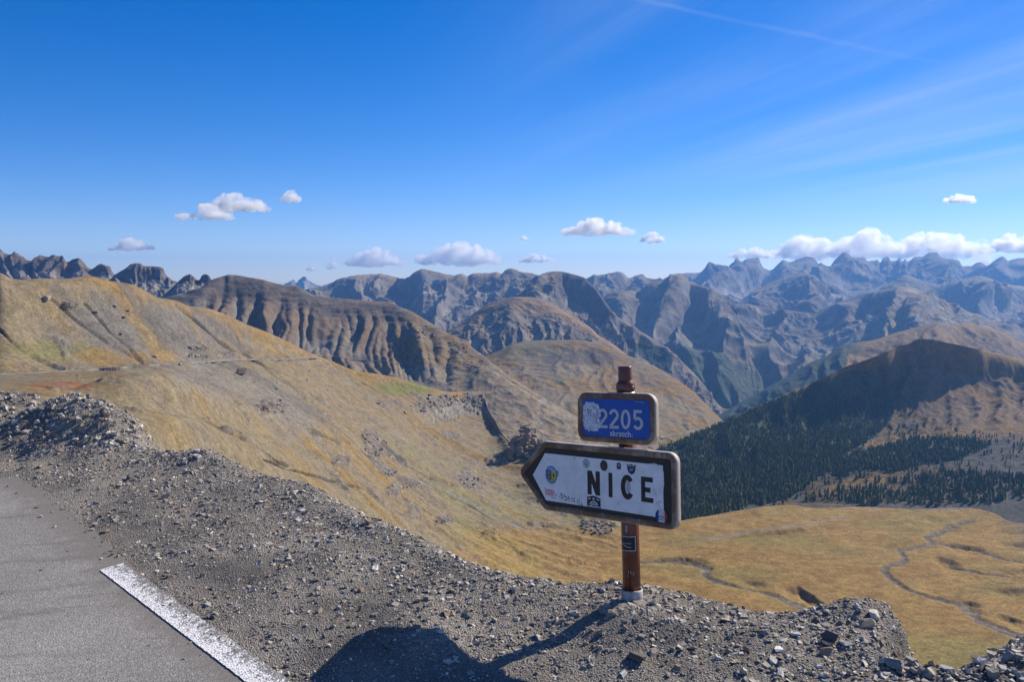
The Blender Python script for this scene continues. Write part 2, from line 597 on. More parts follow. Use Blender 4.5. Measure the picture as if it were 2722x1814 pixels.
# ---- centre: the blue tooth far away, the two brown ranges
loft('mountain', [[(735, 768, 14600), (761, 753, 14600), (775, 750, 14600), (790, 752, 14600), (794, 744, 14600), (805, 741, 14600), (820, 746, 14600), (834, 754, 14600), (850, 765, 14600)],
                  [(735, 790, 14000), (800, 780, 13800), (850, 790, 14000)]],
     120, 40, M_FARTHEST, smooth=False, back=(400, 250), front=(500, 600),
     shape=sh(gul=90, lam=260, asp=4, rock=60, rl=300, seed=51), paint=far_rock(W1 * 1.2, 0.2))
F1 = [(740, 785), (790, 774), (826, 769), (868, 757), (883, 752), (897, 744), (921, 737), (969, 730), (1010, 728), (1028, 731), (1052, 738), (1076, 741), (1088, 735), (1106, 722),
      (1123, 716), (1144, 720), (1171, 726), (1207, 732), (1228, 729), (1243, 735), (1254, 729), (1272, 727), (1300, 726), (1319, 723), (1333, 728),
      (1346, 717), (1355, 714), (1367, 718), (1377, 725), (1397, 725), (1418, 728), (1440, 735), (1500, 745)]
loft('mountain', [[(x, y, 7600 if x < 1070 else 7300) for x, y in F1],
                  [(740, 815, 7000), (868, 790, 7000), (960, 770, 7100), (1010, 768, 7150), (1060, 785, 7200), (1110, 765, 6750), (1125, 760, 6700), (1200, 770, 6900), (1300, 765, 6900), (1355, 752, 6950), (1500, 780, 6900)],
                  [(740, 850, 6400), (900, 825, 6300), (1000, 820, 6400), (1060, 830, 6350), (1120, 815, 6000), (1200, 812, 6300), (1300, 808, 6350), (1500, 830, 6300)],
                  [(740, 890, 5800), (1000, 870, 5700), (1100, 865, 5600), (1190, 858, 5650), (1300, 860, 5700), (1500, 890, 5600)],
                  [(740, 960, 5200), (1100, 935, 5050), (1500, 960, 5100)]],
     560, 170, M_FAR, smooth=False, back=(600, 350), front=(300, 300),
     shape=sh(gul=150, lam=460, asp=4, warp=1.0, rock=75, rl=330, seed=61, jag=9, jl=40), paint=far_rock(W1 * 1.1, 0.95))
loft('mountain', [[(1480, 770, 9300), (1530, 752, 9300), (1564, 739, 9300), (1574, 735, 9300), (1615, 730, 9300), (1642, 723, 9300), (1652, 725, 9300), (1673, 739, 9300), (1690, 733, 9300), (1707, 730, 9300), (1720, 739, 9300), (1747, 744, 9300), (1850, 752, 9300)],
                  [(1480, 790, 8700), (1600, 765, 8800), (1650, 768, 8700), (1720, 765, 8600), (1850, 785, 8600)],
                  [(1480, 840, 7800), (1650, 810, 7800), (1850, 830, 7800)]],
     260, 90, M_FARTHEST, smooth=False, back=(500, 300), front=(500, 400),
     shape=sh(gul=90, lam=330, asp=4, rock=60, rl=330, seed=71, jag=8, jl=45), paint=far_rock(W1, 0.8))

# ---- the big spurs right of centre
loft('mountain', [[(1580, 808, 7000), (1639, 776, 7000), (1676, 773, 7050), (1710, 766, 7100), (1758, 745, 7150), (1778, 735, 7180), (1805, 727, 7200), (1822, 732, 7150), (1829, 745, 7100), (1850, 757, 7000),
                   (1873, 762, 6900), (1914, 793, 6700), (1948, 830, 6450), (2005, 891, 6100), (2057, 916, 5900), (2110, 947, 5700), (2151, 961, 5600), (2240, 1000, 5500)],
                  [(1580, 850, 6600), (1650, 815, 6550), (1700, 810, 6800), (1760, 790, 6400), (1800, 785, 6600), (1840, 810, 6850), (1880, 800, 6400), (1914, 822, 6350), (1948, 858, 6200), (2005, 912, 5900), (2057, 938, 5700), (2110, 968, 5550), (2240, 1020, 5300)],
                  [(1580, 890, 6000), (1690, 880, 6000), (1740, 870, 5800), (1800, 890, 6150), (1860, 890, 5950), (1935, 850, 5650), (1975, 890, 5700), (2020, 945, 5500), (2080, 985, 5350), (2151, 1010, 5200), (2240, 1050, 5100)],
                  [(1580, 940, 5500), (1720, 925, 5500), (1800, 945, 5450), (1850, 935, 5250), (1920, 935, 5150), (1990, 990, 5150), (2080, 1040, 5000), (2240, 1090, 4900)],
                  [(1580, 1010, 5000), (1760, 1010, 4900), (1850, 1050, 4750), (1930, 1095, 4550), (1990, 1105, 4550), (2080, 1120, 4500), (2240, 1150, 4500)]],
     520, 230, M_FAR, smooth=False, back=(350, 250), front=(400, 150),
     shape=sh(gul=165, lam=470, asp=5, warp=0.8, rock=34, rl=260, seed=81, env=(0.0, 0.1)),
     paint=lambda P, N, S: mixc3(far_rock(W1, 0.9)(P, N, S), FOREST * 1.5 + 0 * P, 0.88 * sstep(0.38, 0.7, S['v'] + 0.25 * S['f'])))


def paint_pyramid(P, N, S):
    c = far_rock(W1 * 1.05, 0.8)(P, N, S)
    px, py = S['px'], S['py']
    dark = inside(px, py, [(1475, 738), (1486, 780), (1505, 798), (1543, 812), (1560, 838), (1590, 846), (1640, 850), (1610, 800), (1580, 760), (1550, 735), (1490, 718)])  # the ridge's shade on this face, put into the rock colour
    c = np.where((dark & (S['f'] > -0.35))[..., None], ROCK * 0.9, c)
    woods = inside(px, py, [(1652, 900), (1690, 902), (1730, 915), (1770, 925), (1790, 950), (1780, 990), (1760, 985), (1720, 960), (1690, 935)])
    c = np.where((woods & (S['r'] > 0.2))[..., None], FOREST * 1.2, c)
    gold = inside(px, py, [(1683, 908), (1700, 900), (1722, 908), (1740, 920), (1725, 922), (1700, 915)])
    c = np.where(gold[..., None], OCHRE * 1.2, c)
    low = sstep(0.5, 0.9, S['v'] + 0.3 * S['f'])
    return mixc3(c, FOREST * 1.9 + 0 * c, 0.7 * low)


loft('mountain', [[(1310, 812, 5600), (1397, 769, 5500), (1435, 735, 5500), (1455, 725, 5500), (1472, 721, 5480), (1489, 722, 5460), (1523, 729, 5420), (1554, 739, 5380), (1567, 752, 5340), (1584, 766, 5300),
                   (1601, 790, 5240), (1615, 810, 5200), (1639, 841, 5120), (1669, 858, 5060), (1693, 875, 5000), (1740, 905, 4900), (1800, 950, 4750), (1860, 1010, 4550), (1920, 1085, 4350), (1970, 1115, 4300)],
                  [(1310, 840, 5250), (1397, 805, 5000), (1440, 772, 5050), (1475, 775, 5060), (1495, 800, 5260), (1543, 813, 5250), (1560, 838, 5180), (1600, 858, 5040), (1650, 885, 4900), (1700, 915, 4760), (1760, 955, 4600), (1820, 1012, 4420), (1880, 1075, 4230), (1970, 1135, 4150)],
                  [(1310, 880, 4800), (1450, 870, 4650), (1540, 880, 4700), (1600, 910, 4580), (1660, 950, 4450), (1730, 1000, 4280), (1800, 1060, 4100), (1870, 1110, 3980), (1970, 1165, 3950)],
                  [(1310, 960, 4400), (1540, 960, 4350), (1650, 1010, 4200), (1740, 1070, 4000), (1820, 1120, 3850), (1970, 1200, 3700)]],
     460, 190, M_FAR, smooth=False, back=(300, 250), front=(200, 250),
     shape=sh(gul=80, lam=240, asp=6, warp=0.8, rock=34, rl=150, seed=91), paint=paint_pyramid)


def paint_dome(P, N, S):
    c = far_rock(W1 * 1.1, 0.9)(P, N, S)
    top = sstep(0.36, 0.18, S['v'] + 0.12 * S['f'])
    c = mixc3(c, mixc3(BROWN * 1.2 + 0 * P, OCHRE + 0 * P, sstep(-.2, .4, S['f'])), top * 0.9)
    return mixc3(c, ROCK * 0.9 + 0 * P, 0.6 * sstep(0.5, 0.75, S['g']) * (1 - top))


loft('mountain', [[(1140, 915, 4200), (1207, 875, 4300), (1234, 854, 4350), (1268, 827, 4400), (1302, 807, 4420), (1343, 795, 4450), (1377, 790, 4450), (1404, 790, 4450), (1438, 796, 4450), (1472, 810, 4430),
                   (1506, 830, 4380), (1540, 851, 4300), (1574, 875, 4200), (1591, 892, 4150), (1625, 912, 4080), (1690, 965, 3900), (1780, 1040, 3750)],
                  [(1140, 930, 4060), (1234, 885, 4130), (1302, 850, 4200), (1360, 830, 4180), (1404, 835, 4220), (1480, 850, 4170), (1550, 890, 4030), (1620, 935, 3890), (1690, 985, 3790), (1780, 1055, 3650)],
                  [(1140, 970, 3850), (1234, 955, 3800), (1302, 950, 3780), (1404, 945, 3760), (1500, 950, 3740), (1600, 975, 3680), (1690, 1020, 3600), (1780, 1080, 3520)]],
     420, 150, M_FAR, smooth=False, back=(350, 200), front=(150, 200),
     shape=sh(gul=36, lam=95, asp=6, warp=0.8, rock=16, rl=90, seed=101, env=(0.2, 0.5)), paint=paint_dome)

# ---- left: dark rock walls behind the gold slope
EA = [(-140, 668), (-60, 670), (0, 672), (23, 676), (42, 680), (57, 683), (71, 697), (77, 693), (111, 689), (134, 685), (149, 684), (172, 691), (180, 693), (191, 689), (207, 691),
      (226, 703), (245, 716), (251, 716), (264, 712), (283, 716), (302, 730), (325, 745), (360, 775)]


def paint_wall(P, N, S):
    v = S['v'] + 0.1 * S['f']
    c = mixc3(ROCK * 1.15 + 0 * P, BROWN * 1.0 + 0 * P, sstep(0.1, 0.6, S['f']))
    c = mixc3(c, SCREE * 0.95 + 0 * P, sstep(S['vs'][3] * 0.75, S['vs'][3] * 1.1, v + 0.12 * (S['g'] - 0.5)))
    return c * (1 + 0.18 * np.sin(P[..., 2] / 7 + 3 * S['f']))[..., None]


loft('mountain', [[(x, y, 3600) for x, y in EA],
                  [(-140, 728, 3480), (0, 732, 3470), (60, 728, 3490), (110, 738, 3460), (200, 735, 3490), (262, 736, 3500), (320, 758, 3490), (360, 790, 3480)],
                  [(-140, 800, 3250), (150, 800, 3250), (360, 840, 3250)]],
     340, 110, M_MID, back=(250, 150), front=(100, 150),
     shape=sh(gul=40, lam=75, asp=6, warp=0.8, rock=18, rl=60, seed=111, jag=5, jl=22, env=(-0.05, 0.06)), paint=paint_wall)
loft('mountain', [[(250, 795, 3400), (306, 731, 3400), (333, 714, 3400), (352, 701, 3400), (371, 700, 3400), (383, 707, 3400), (405, 708, 3400), (428, 710, 3400), (435, 716, 3400), (438, 726, 3400), (455, 743, 3390), (470, 751, 3380), (520, 775, 3350)],
                  [(250, 805, 3340), (315, 742, 3340), (345, 748, 3320), (372, 758, 3310), (395, 752, 3330), (430, 750, 3340), (455, 755, 3340), (520, 782, 3300)],
                  [(250, 850, 3100), (400, 815, 3100), (520, 825, 3100)]],
     220, 110, M_MID, back=(150, 120), front=(100, 150),
     shape=sh(gul=16, lam=42, asp=6, warp=0.8, rock=9, rl=40, seed=121, jag=2, jl=20), paint=paint_wall)
loft('mountain', [[(420, 798, 2950), (450, 772, 2960), (478, 745, 2970), (493, 733, 2970), (505, 729, 2970), (514, 735, 2970), (522, 743, 2970), (528, 745, 2970), (532, 741, 2960), (535, 735, 2960), (541, 730, 2960), (547, 729, 2960), (557, 735, 2960), (562, 745, 2950), (580, 752, 2950), (640, 760, 2950)],
                  [(420, 805, 2910), (478, 757, 2930), (505, 747, 2940), (525, 757, 2930), (547, 750, 2940), (565, 757, 2930), (640, 775, 2900)],
                  [(420, 830, 2750), (540, 800, 2700), (640, 800, 2700)]],
     200, 90, M_MID, back=(80, 60), front=(100, 120),
     shape=sh(gul=7, lam=24, asp=6, rock=5, rl=24, seed=131, jag=1.5, jl=12), paint=paint_wall)


# ---- the ravined brown mountain across the valley
def shape_ravine(P, N, S):
    relief(P, N, S, gul=0, lam=105, asp=6, warp=0.45, rock=6, rl=45, seed=141)
    # ravines: sharp notches between broad ribs
    um, vm, v = S['um'], S['vm'], S['v']
    w = 0.5 * fbm(um / 260, vm / 300, 3, 145)
    b1 = np.abs(noise(um / 60 + w, vm / 800 + 5.0, 146)) ** 0.8
    b2 = np.abs(noise(um / 31 + 2 * w, vm / 420, 148)) ** 0.8
    e = sstep(0.05, 0.24, v) * (1 - sstep(0.40, 0.55, v)) * (1 - sstep(1120, 1240, S['px']))
    S['g'] = np.clip(1.1 * b1 + 0.35 * b2, 0, 1)
    P += N * ((66 * b1 + 18 * b2 - 18) * e)[..., None]
    cliff = sstep(-0.01, 0.03, S['v']) * (1 - sstep(0.12, 0.18, S['v'] + 0.06 * S['f']))
    strat = fbm(P[..., 2] / 11.0, S['um'] / 70.0, 4, 143)
    P += N * (cliff * strat * 6)[..., None]
    S['cliff'] = cliff
    S['strat'] = strat


def paint_ravine(P, N, S):
    g, v, f, px, py = S['g'], S['v'], S['f'], S['px'], S['py']
    big = fbm(S['um'] / 160, S['vm'] / 420, 4, 147)
    c = mixc3(SCREE * 0.85 + 0 * P, BROWN * 0.85 + 0 * P, 0.8 * sstep(-0.15, 0.30, 0.6 * big + 1.1 * (g - 0.30) + 0.25 * sstep(600, 1000, px) - 0.05))
    c = mixc3(c, OCHRE * 0.55 + 0 * P, 0.5 * sstep(0.0, 0.4, f) * sstep(0.2, 0.42, g) * sstep(0.15, 0.3, v))
    c = mixc3(c, PALE * 0.72 + 0 * P, 0.85 * sstep(0.13, 0.04, g) * sstep(0.10, 0.18, v) * (1 - sstep(0.5, 0.6, v)))
    rough = sstep(0.12, 0.42, fbm(P[..., 0] / 60, P[..., 1] / 60, 5, 149) + 0.35 * S['cliff'])
    c = mixc3(c, ROCK * 0.95 + 0 * P, 0.65 * S['cliff'] * sstep(-0.05, 0.2, S['strat']))
    c = mixc3(c, ROCK * 0.85 + 0 * P, rough * np.clip(S['cliff'] * 0.9 + 0.6 * sstep(0.34, 0.40, v) * (1 - sstep(0.46, 0.5, v)), 0, 1))
    right = sstep(1040, 1110, px + 0.5 * (py - 850))
    c = mixc3(c, mixc3(TAN * 0.72 + 0 * P, OCHRE * 0.72 + 0 * P, sstep(-.3, .3, f)), 0.75 * right)
    spots = sstep(0.22, 0.36, fbm(P[..., 0] / 38, P[..., 1] / 38, 4, 151)) * right * (1 - sstep(960, 1010, py))
    c = mixc3(c, ROCK * 0.8 + 0 * P, 0.8 * spots)
    low = sstep(965, 985, py) * (1 - sstep(1300, 1360, px))
    c = mixc3(c, mixc3(SCREE * 0.95 + 0 * P, TAN * 0.8 + 0 * P, sstep(-.3, .3, big)), 0.8 * low)
    far = sstep(1280, 1380, px)
    streak = fbm(S['um'] / 30 + 0.6 * f, S['vm'] / 300, 4, 153)
    c2 = mixc3(TAN * 0.88 + 0 * P, col(.2, .165, .135) + 0 * P, sstep(-0.2, 0.3, streak))
    c2 = mixc3(c2, OCHRE * 0.9 + 0 * P, 0.6 * sstep(0.0, 0.5, f))
    c2 = mixc3(c2, PALE + 0 * P, 0.7 * sstep(0.33, 0.45, streak))
    return mixc3(c, c2, far)


o_ravine, S_ravine = loft('mountain', [
    [(380, 812, 2330), (446, 790, 2400), (512, 771, 2450), (535, 763, 2460), (561, 745, 2500), (580, 738, 2520), (601, 732, 2550), (607, 730, 2550), (625, 731, 2560), (655, 737, 2560), (700, 744, 2570), (719, 750, 2580), (755, 757, 2590), (784, 759, 2600), (808, 771, 2590), (835, 784, 2590),
     (868, 790, 2600), (921, 795, 2620), (957, 798, 2630), (996, 801, 2640), (1040, 802, 2640), (1058, 814, 2600), (1091, 827, 2560), (1132, 851, 2500), (1165, 872, 2460), (1213, 896, 2420), (1243, 908, 2400), (1254, 923, 2380), (1280, 942, 2340),
     (1320, 975, 2280), (1400, 1030, 2180), (1500, 1090, 2080), (1600, 1140, 2000), (1720, 1180, 1930), (1860, 1210, 1900)],
    [(380, 855, 2250), (512, 830, 2330), (600, 808, 2430), (700, 812, 2450), (800, 832, 2450), (900, 848, 2470), (1000, 853, 2470), (1058, 862, 2440), (1120, 887, 2390), (1180, 913, 2350), (1240, 945, 2300), (1300, 985, 2230), (1380, 1035, 2140), (1480, 1090, 2050), (1580, 1140, 1980), (1700, 1185, 1910), (1860, 1225, 1860)],
    [(380, 970, 2040), (700, 940, 2150), (844, 946, 2200), (892, 949, 2210), (957, 957, 2220), (1016, 961, 2230), (1076, 968, 2230), (1165, 976, 2220), (1225, 977, 2210), (1278, 975, 2190), (1343, 1010, 2120), (1420, 1060, 2030), (1520, 1115, 1950), (1620, 1160, 1890), (1720, 1200, 1850), (1860, 1240, 1800)],
    [(380, 1070, 1860), (700, 1050, 1950), (900, 1060, 1980), (1016, 1065, 1990), (1165, 1080, 1980), (1280, 1090, 1950), (1380, 1115, 1900), (1480, 1150, 1850), (1580, 1185, 1800), (1700, 1225, 1760), (1860, 1265, 1720)],
    [(380, 1160, 1680), (700, 1150, 1750), (1000, 1170, 1780), (1200, 1190, 1780), (1350, 1200, 1740), (1480, 1225, 1700), (1600, 1255, 1660), (1720, 1290, 1620), (1860, 1330, 1560)]],
    780, 300, M_MID, back=(160, 60), front=(100, 150), shape=shape_ravine, paint=paint_ravine)


# ---- the smooth hill in the middle of the valley
def paint_valleyhill(P, N, S):
    f, px, py = S['f'], S['px'], S['py']
    big = fbm(P[..., 0] / 240, P[..., 1] / 240, 5, 163)
    c = mixc3(TAN * 0.80 + 0 * P, OCHRE * 0.85 + 0 * P, sstep(-0.3, 0.3, big))
    c = mixc3(c, col(.16, .14, .10) + 0 * P, 0.6 * sstep(-0.1, 0.4, f))
    patch = sstep(0, 1, 1 - (((px - 1545) / 130) ** 2 + ((py - 950) / 28) ** 2) + 0.8 * f)
    c = mixc3(c, ROCK * 0.95 + 0 * P, 0.88 * patch)
    c = mixc3(c, GREEN * 0.95 + 0 * P, 0.6 * sstep(1120, 1200, py + 60 * f) * sstep(1700, 1790, px))
    c = mixc3(c, GREEN * 0.9 + 0 * P, 0.5 * sstep(1490, 1380, px) * sstep(965, 920, py))
    fld = inside(px, py, [(1450, 1006), (1458, 1005), (1508, 1022), (1500, 1025)])
    c = c * 0.86
    return np.where(fld[..., None], col(.06, .10, .03), c)


o_vhill, S_vhill = loft('hill', [
    [(1240, 968, 2880), (1319, 936, 2950), (1363, 915, 3000), (1404, 907, 3050), (1455, 905, 3080), (1523, 904, 3100), (1574, 910, 3100), (1608, 920, 3080), (1642, 936, 3050), (1693, 955, 3000), (1744, 977, 2940), (1795, 1007, 2860), (1846, 1045, 2760), (1880, 1079, 2680), (1907, 1106, 2620), (1924, 1123, 2580), (1990, 1165, 2540)],
    [(1240, 990, 2800), (1343, 962, 2860), (1404, 950, 2900), (1480, 942, 2920), (1550, 950, 2920), (1600, 972, 2840), (1650, 998, 2750), (1700, 1023, 2690), (1760, 1055, 2600), (1830, 1100, 2500), (1890, 1140, 2420), (1990, 1185, 2380)],
    [(1240, 1000, 2620), (1400, 1000, 2600), (1500, 1015, 2540), (1600, 1052, 2430), (1700, 1098, 2320), (1780, 1140, 2230), (1860, 1175, 2180), (1990, 1210, 2150)],
    [(1240, 1040, 2350), (1400, 1062, 2270), (1500, 1088, 2190), (1600, 1130, 2080), (1700, 1170, 2010), (1790, 1200, 1960), (1990, 1240, 1900)]],
    420, 200, M_MID, back=(200, 100), front=(300, 40),
    shape=sh(gul=9, lam=70, asp=7, warp=0.9, rock=6, rl=70, seed=161, env=(0.05, 0.3)), paint=paint_valleyhill)

# ---- wooded spur and dark hill on the right
def paint_spur(P, N, S):
    f, px, py = S['f'], S['px'], S['py']
    big = fbm(P[..., 0] / 330, P[..., 1] / 330, 4, 173)
    open_ = sstep(2235, 2330, px + 90 * f) * 0.9
    c = mixc3(FOREST * 1.3 + 0 * P, mixc3(BROWN * 0.9 + 0 * P, OCHRE * 0.85 + 0 * P, sstep(-.3, .3, big)), open_)
    tip = inside(px, py, [(2250, 975), (2255, 942), (2290, 945), (2330, 955), (2310, 970), (2265, 980)])
    return np.where(tip[..., None], OCHRE * 0.9, c)


loft('hill', [
    [(1860, 1128, 3880), (1921, 1098, 3950), (1970, 1070, 4000), (2040, 1031, 4050), (2110, 993, 4150), (2152, 965, 4200), (2197, 947, 4230), (2235, 919, 4300), (2267, 912, 4330), (2319, 905, 4360), (2372, 888, 4400), (2424, 874, 4430), (2466, 862, 4450), (2501, 857, 4450), (2529, 864, 4450), (2564, 860, 4480), (2616, 869, 4500), (2668, 884, 4500), (2722, 916, 4480), (2900, 970, 4400)],
    [(1860, 1165, 3640), (2040, 1080, 3800), (2152, 1020, 3880), (2235, 985, 3920), (2372, 945, 4000), (2440, 915, 4020), (2501, 895, 4060), (2560, 925, 4180), (2616, 925, 4170), (2722, 960, 4150), (2900, 1010, 4150)],
    [(1860, 1260, 3100), (2110, 1180, 3200), (2372, 1090, 3300), (2616, 1060, 3400), (2900, 1100, 3400)]],
    420, 140, M_MID, back=(300, 200), front=(200, 250),
    shape=sh(gul=30, lam=120, asp=6, warp=0.8, rock=14, rl=90, seed=171), paint=paint_spur)


WOODS = [
    ([(1560, 1290), (1768, 1192), (1932, 1122), (2075, 1058), (2179, 1018), (2260, 985), (2320, 985), (2360, 1030), (2380, 1100), (2330, 1165), (2260, 1200), (2190, 1262), (2100, 1325), (2000, 1350), (1800, 1400), (1560, 1470)], 1.7),
    ([(2300, 968), (2370, 950), (2430, 985), (2450, 1060), (2420, 1120), (2380, 1100), (2340, 1020)], 0.30),
    ([(2180, 1245), (2300, 1198), (2430, 1168), (2560, 1165), (2640, 1182), (2560, 1222), (2450, 1242), (2380, 1258), (2300, 1252), (2230, 1278)], 0.85),
    ([(2120, 1335), (2250, 1303), (2380, 1285), (2500, 1258), (2620, 1258), (2722, 1275), (2880, 1280), (2880, 1325), (2722, 1325), (2600, 1345), (2300, 1340)], 0.50),
    ([(2380, 1130), (2722, 1160), (2880, 1320), (2600, 1345), (1900, 1350), (2100, 1310)], 0.06),
]


def paint_dark_hill(P, N, S):
    f, px, py, g = S['f'], S['px'], S['py'], S['g']
    big = fbm(P[..., 0] / 170, P[..., 1] / 170, 5, 183)
    c = mixc3(BROWN * 0.75 + 0 * P, OCHRE * 0.58 + 0 * P, sstep(-.3, .35, big))
    top = sstep(60, 0, py - np.interp(px, [2179, 2302, 2448, 2600, 2722], [1014, 958, 901, 930, 960]))
    c = mixc3(c, OCHRE * 1.0 + 0 * P, 0.5 * top)
    band = sstep(30, 0, np.abs(py - (1000 + 0.16 * (px - 2480)))) * sstep(2380, 2440, px)
    c = mixc3(c, ROCK * 0.9 + 0 * P, 0.8 * band * sstep(-0.2, 0.2, f + 0.6 * (g - 0.5)))
    c = mixc3(c, PALE * 0.6 + 0 * P, 0.8 * sstep(0.26, 0.14, g) * sstep(915, 940, py) * (1 - sstep(985, 1010, py)) * sstep(2420, 2450, px))
    # the flats below: open gold clearings, grey moraine, forest floor
    flat = sstep(1085, 1150, py + 40 * f - 0.22 * (px - 2500))
    floor_ = mixc3(BROWN * 0.75 + 0 * P, OCHRE * 0.75 + 0 * P, sstep(-.3, .3, big))
    floor_ = mixc3(floor_, SCREE * 0.55 + 0 * P, sstep(-0.1, 0.35, fbm(P[..., 0] / 80, P[..., 1] / 80, 4, 187) + 0.5 * sstep(2450, 2700, px)))
    clear = inside(px, py, [(2190, 1300), (2230, 1280), (2300, 1262), (2370, 1262), (2350, 1285), (2260, 1300), (2215, 1312)]) | \
        inside(px, py, [(2260, 1185), (2350, 1160), (2480, 1150), (2600, 1120), (2722, 1095), (2860, 1090), (2860, 1110), (2722, 1150), (2600, 1175), (2420, 1190)])
    floor_ = np.where((clear & (big > -0.45))[..., None], OCHRE * 1.0, floor_)
    grey = sstep(0, 40, py - (1325 - 0.03 * (px - 1900)) + 60 * f)
    floor_ = mixc3(floor_, SCREE * 0.8 + 0 * P, 0.7 * grey)
    c = mixc3(c, floor_ * col(0.50, 0.53, 0.55), flat)
    wood = np.maximum(inside(px, py, WOODS[0][0]) * 1.0, inside(px, py, WOODS[2][0]) * 0.7)
    return mixc3(c, FOREST * 2.2 + 0 * P, 0.78 * wood * sstep(-0.5, 0.0, f + 0.2))


o_dark, S_dark = loft('hill', [
    [(1580, 1270, 1700), (1700, 1215, 1820), (1768, 1186, 1880), (1837, 1159, 1940), (1932, 1118, 2050), (2005, 1084, 2130), (2075, 1052, 2160), (2145, 1024, 2250), (2190, 1005, 2180), (2249, 975, 2240), (2302, 958, 2230), (2354, 937, 2260), (2389, 921, 2350), (2417, 914, 2360), (2431, 905, 2370), (2448, 901, 2370), (2476, 904, 2370), (2529, 914, 2400), (2581, 925, 2420), (2634, 937, 2530), (2668, 944, 2550), (2722, 960, 2570), (2900, 990, 2610)],
    [(1580, 1285, 1660), (1700, 1235, 1770), (1837, 1195, 1860), (1932, 1165, 1950), (2075, 1115, 2110), (2190, 1080, 2220), (2302, 1045, 2300), (2389, 1010, 2360), (2448, 985, 2360), (2529, 990, 2430), (2634, 1002, 2480), (2722, 1015, 2500), (2900, 1040, 2500)],
    [(1580, 1310, 1590), (1700, 1275, 1660), (1837, 1245, 1720), (1932, 1225, 1780), (2075, 1190, 1900), (2190, 1170, 2000), (2302, 1160, 2080), (2389, 1148, 2130), (2494, 1122, 2200), (2564, 1096, 2270), (2634, 1090, 2300), (2722, 1085, 2320), (2900, 1085, 2330)],
    [(1580, 1370, 1390), (1800, 1330, 1480), (1950, 1305, 1520), (2100, 1270, 1620), (2250, 1240, 1720), (2400, 1215, 1800), (2550, 1190, 1850), (2700, 1170, 1880), (2900, 1160, 1900)],
    [(1580, 1450, 1210), (1800, 1410, 1270), (1950, 1385, 1310), (2100, 1365, 1350), (2250, 1350, 1380), (2400, 1345, 1390), (2550, 1340, 1400), (2700, 1335, 1400), (2900, 1330, 1400)]],
    520, 300, M_MID, back=(200, 150), front=(150, 40),
    shape=sh(gul=24, lam=70, asp=6, warp=0.5, rock=6, rl=45, seed=181, env=(0.02, 0.15), end=(0.42, 0.6)), paint=paint_dark_hill)


# ---- golden meadow on the valley floor, with its streams
STREAMS = [
    [(1690, 1500, 5), (1740, 1493, 5), (1800, 1487, 5), (1850, 1496, 6), (1880, 1513, 6), (1872, 1530, 6), (1900, 1546, 6), (1960, 1562, 5), (2030, 1572, 6), (2075, 1586, 8), (2112, 1606, 10), (2160, 1632, 12), (2230, 1665, 12)],
    [(2580, 1388, 6), (2530, 1402, 7), (2490, 1420, 8), (2462, 1432, 10), (2485, 1448, 8), (2440, 1455, 5), (2390, 1462, 6), (2405, 1490, 8), (2360, 1508, 8), (2345, 1520, 7), (2375, 1545, 7), (2420, 1570, 6), (2490, 1592, 6), (2550, 1608, 8), (2585, 1630, 14), (2605, 1652, 10), (2660, 1678, 10), (2722, 1702, 12), (2800, 1730, 12)],
    [(2485, 1448, 6), (2540, 1452, 4), (2600, 1462, 4), (2630, 1475, 5), (2680, 1490, 4), (2740, 1490, 4), (2820, 1492, 4)],
    [(2520, 1500, 4), (2560, 1515, 4), (2610, 1528, 4), (2700, 1533, 4), (2800, 1545, 4)],
]
BANKS = [   # dark undercut banks facing the camera: (line, height m)
    ([(1720, 1489), (1800, 1481), (1860, 1487), (1895, 1500), (1907, 1512)], 4.6),
    ([(1965, 1540), (2010, 1545), (2060, 1556)], 3.1),
    ([(2075, 1556), (2120, 1557), (2150, 1572), (2180, 1596), (2220, 1625)], 8.2),
    ([(2475, 1480), (2510, 1484), (2545, 1494), (2562, 1503)], 5.1),
    ([(2500, 1446), (2560, 1450), (2610, 1456), (2625, 1466)], 3.6),
    ([(2640, 1436), (2700, 1440), (2800, 1448)], 4.1),
    ([(2555, 1598), (2590, 1601), (2610, 1610)], 3.6),
    ([(2625, 1625), (2680, 1640), (2760, 1665)], 3.6),
    ([(2640, 1525), (2700, 1510), (2800, 1500)], 5.1),
    ([(1950, 1424), (2100, 1410), (2250, 1393)], 3.1),
    ([(2610, 1560), (2680, 1568), (2800, 1560)], 4.1),
]


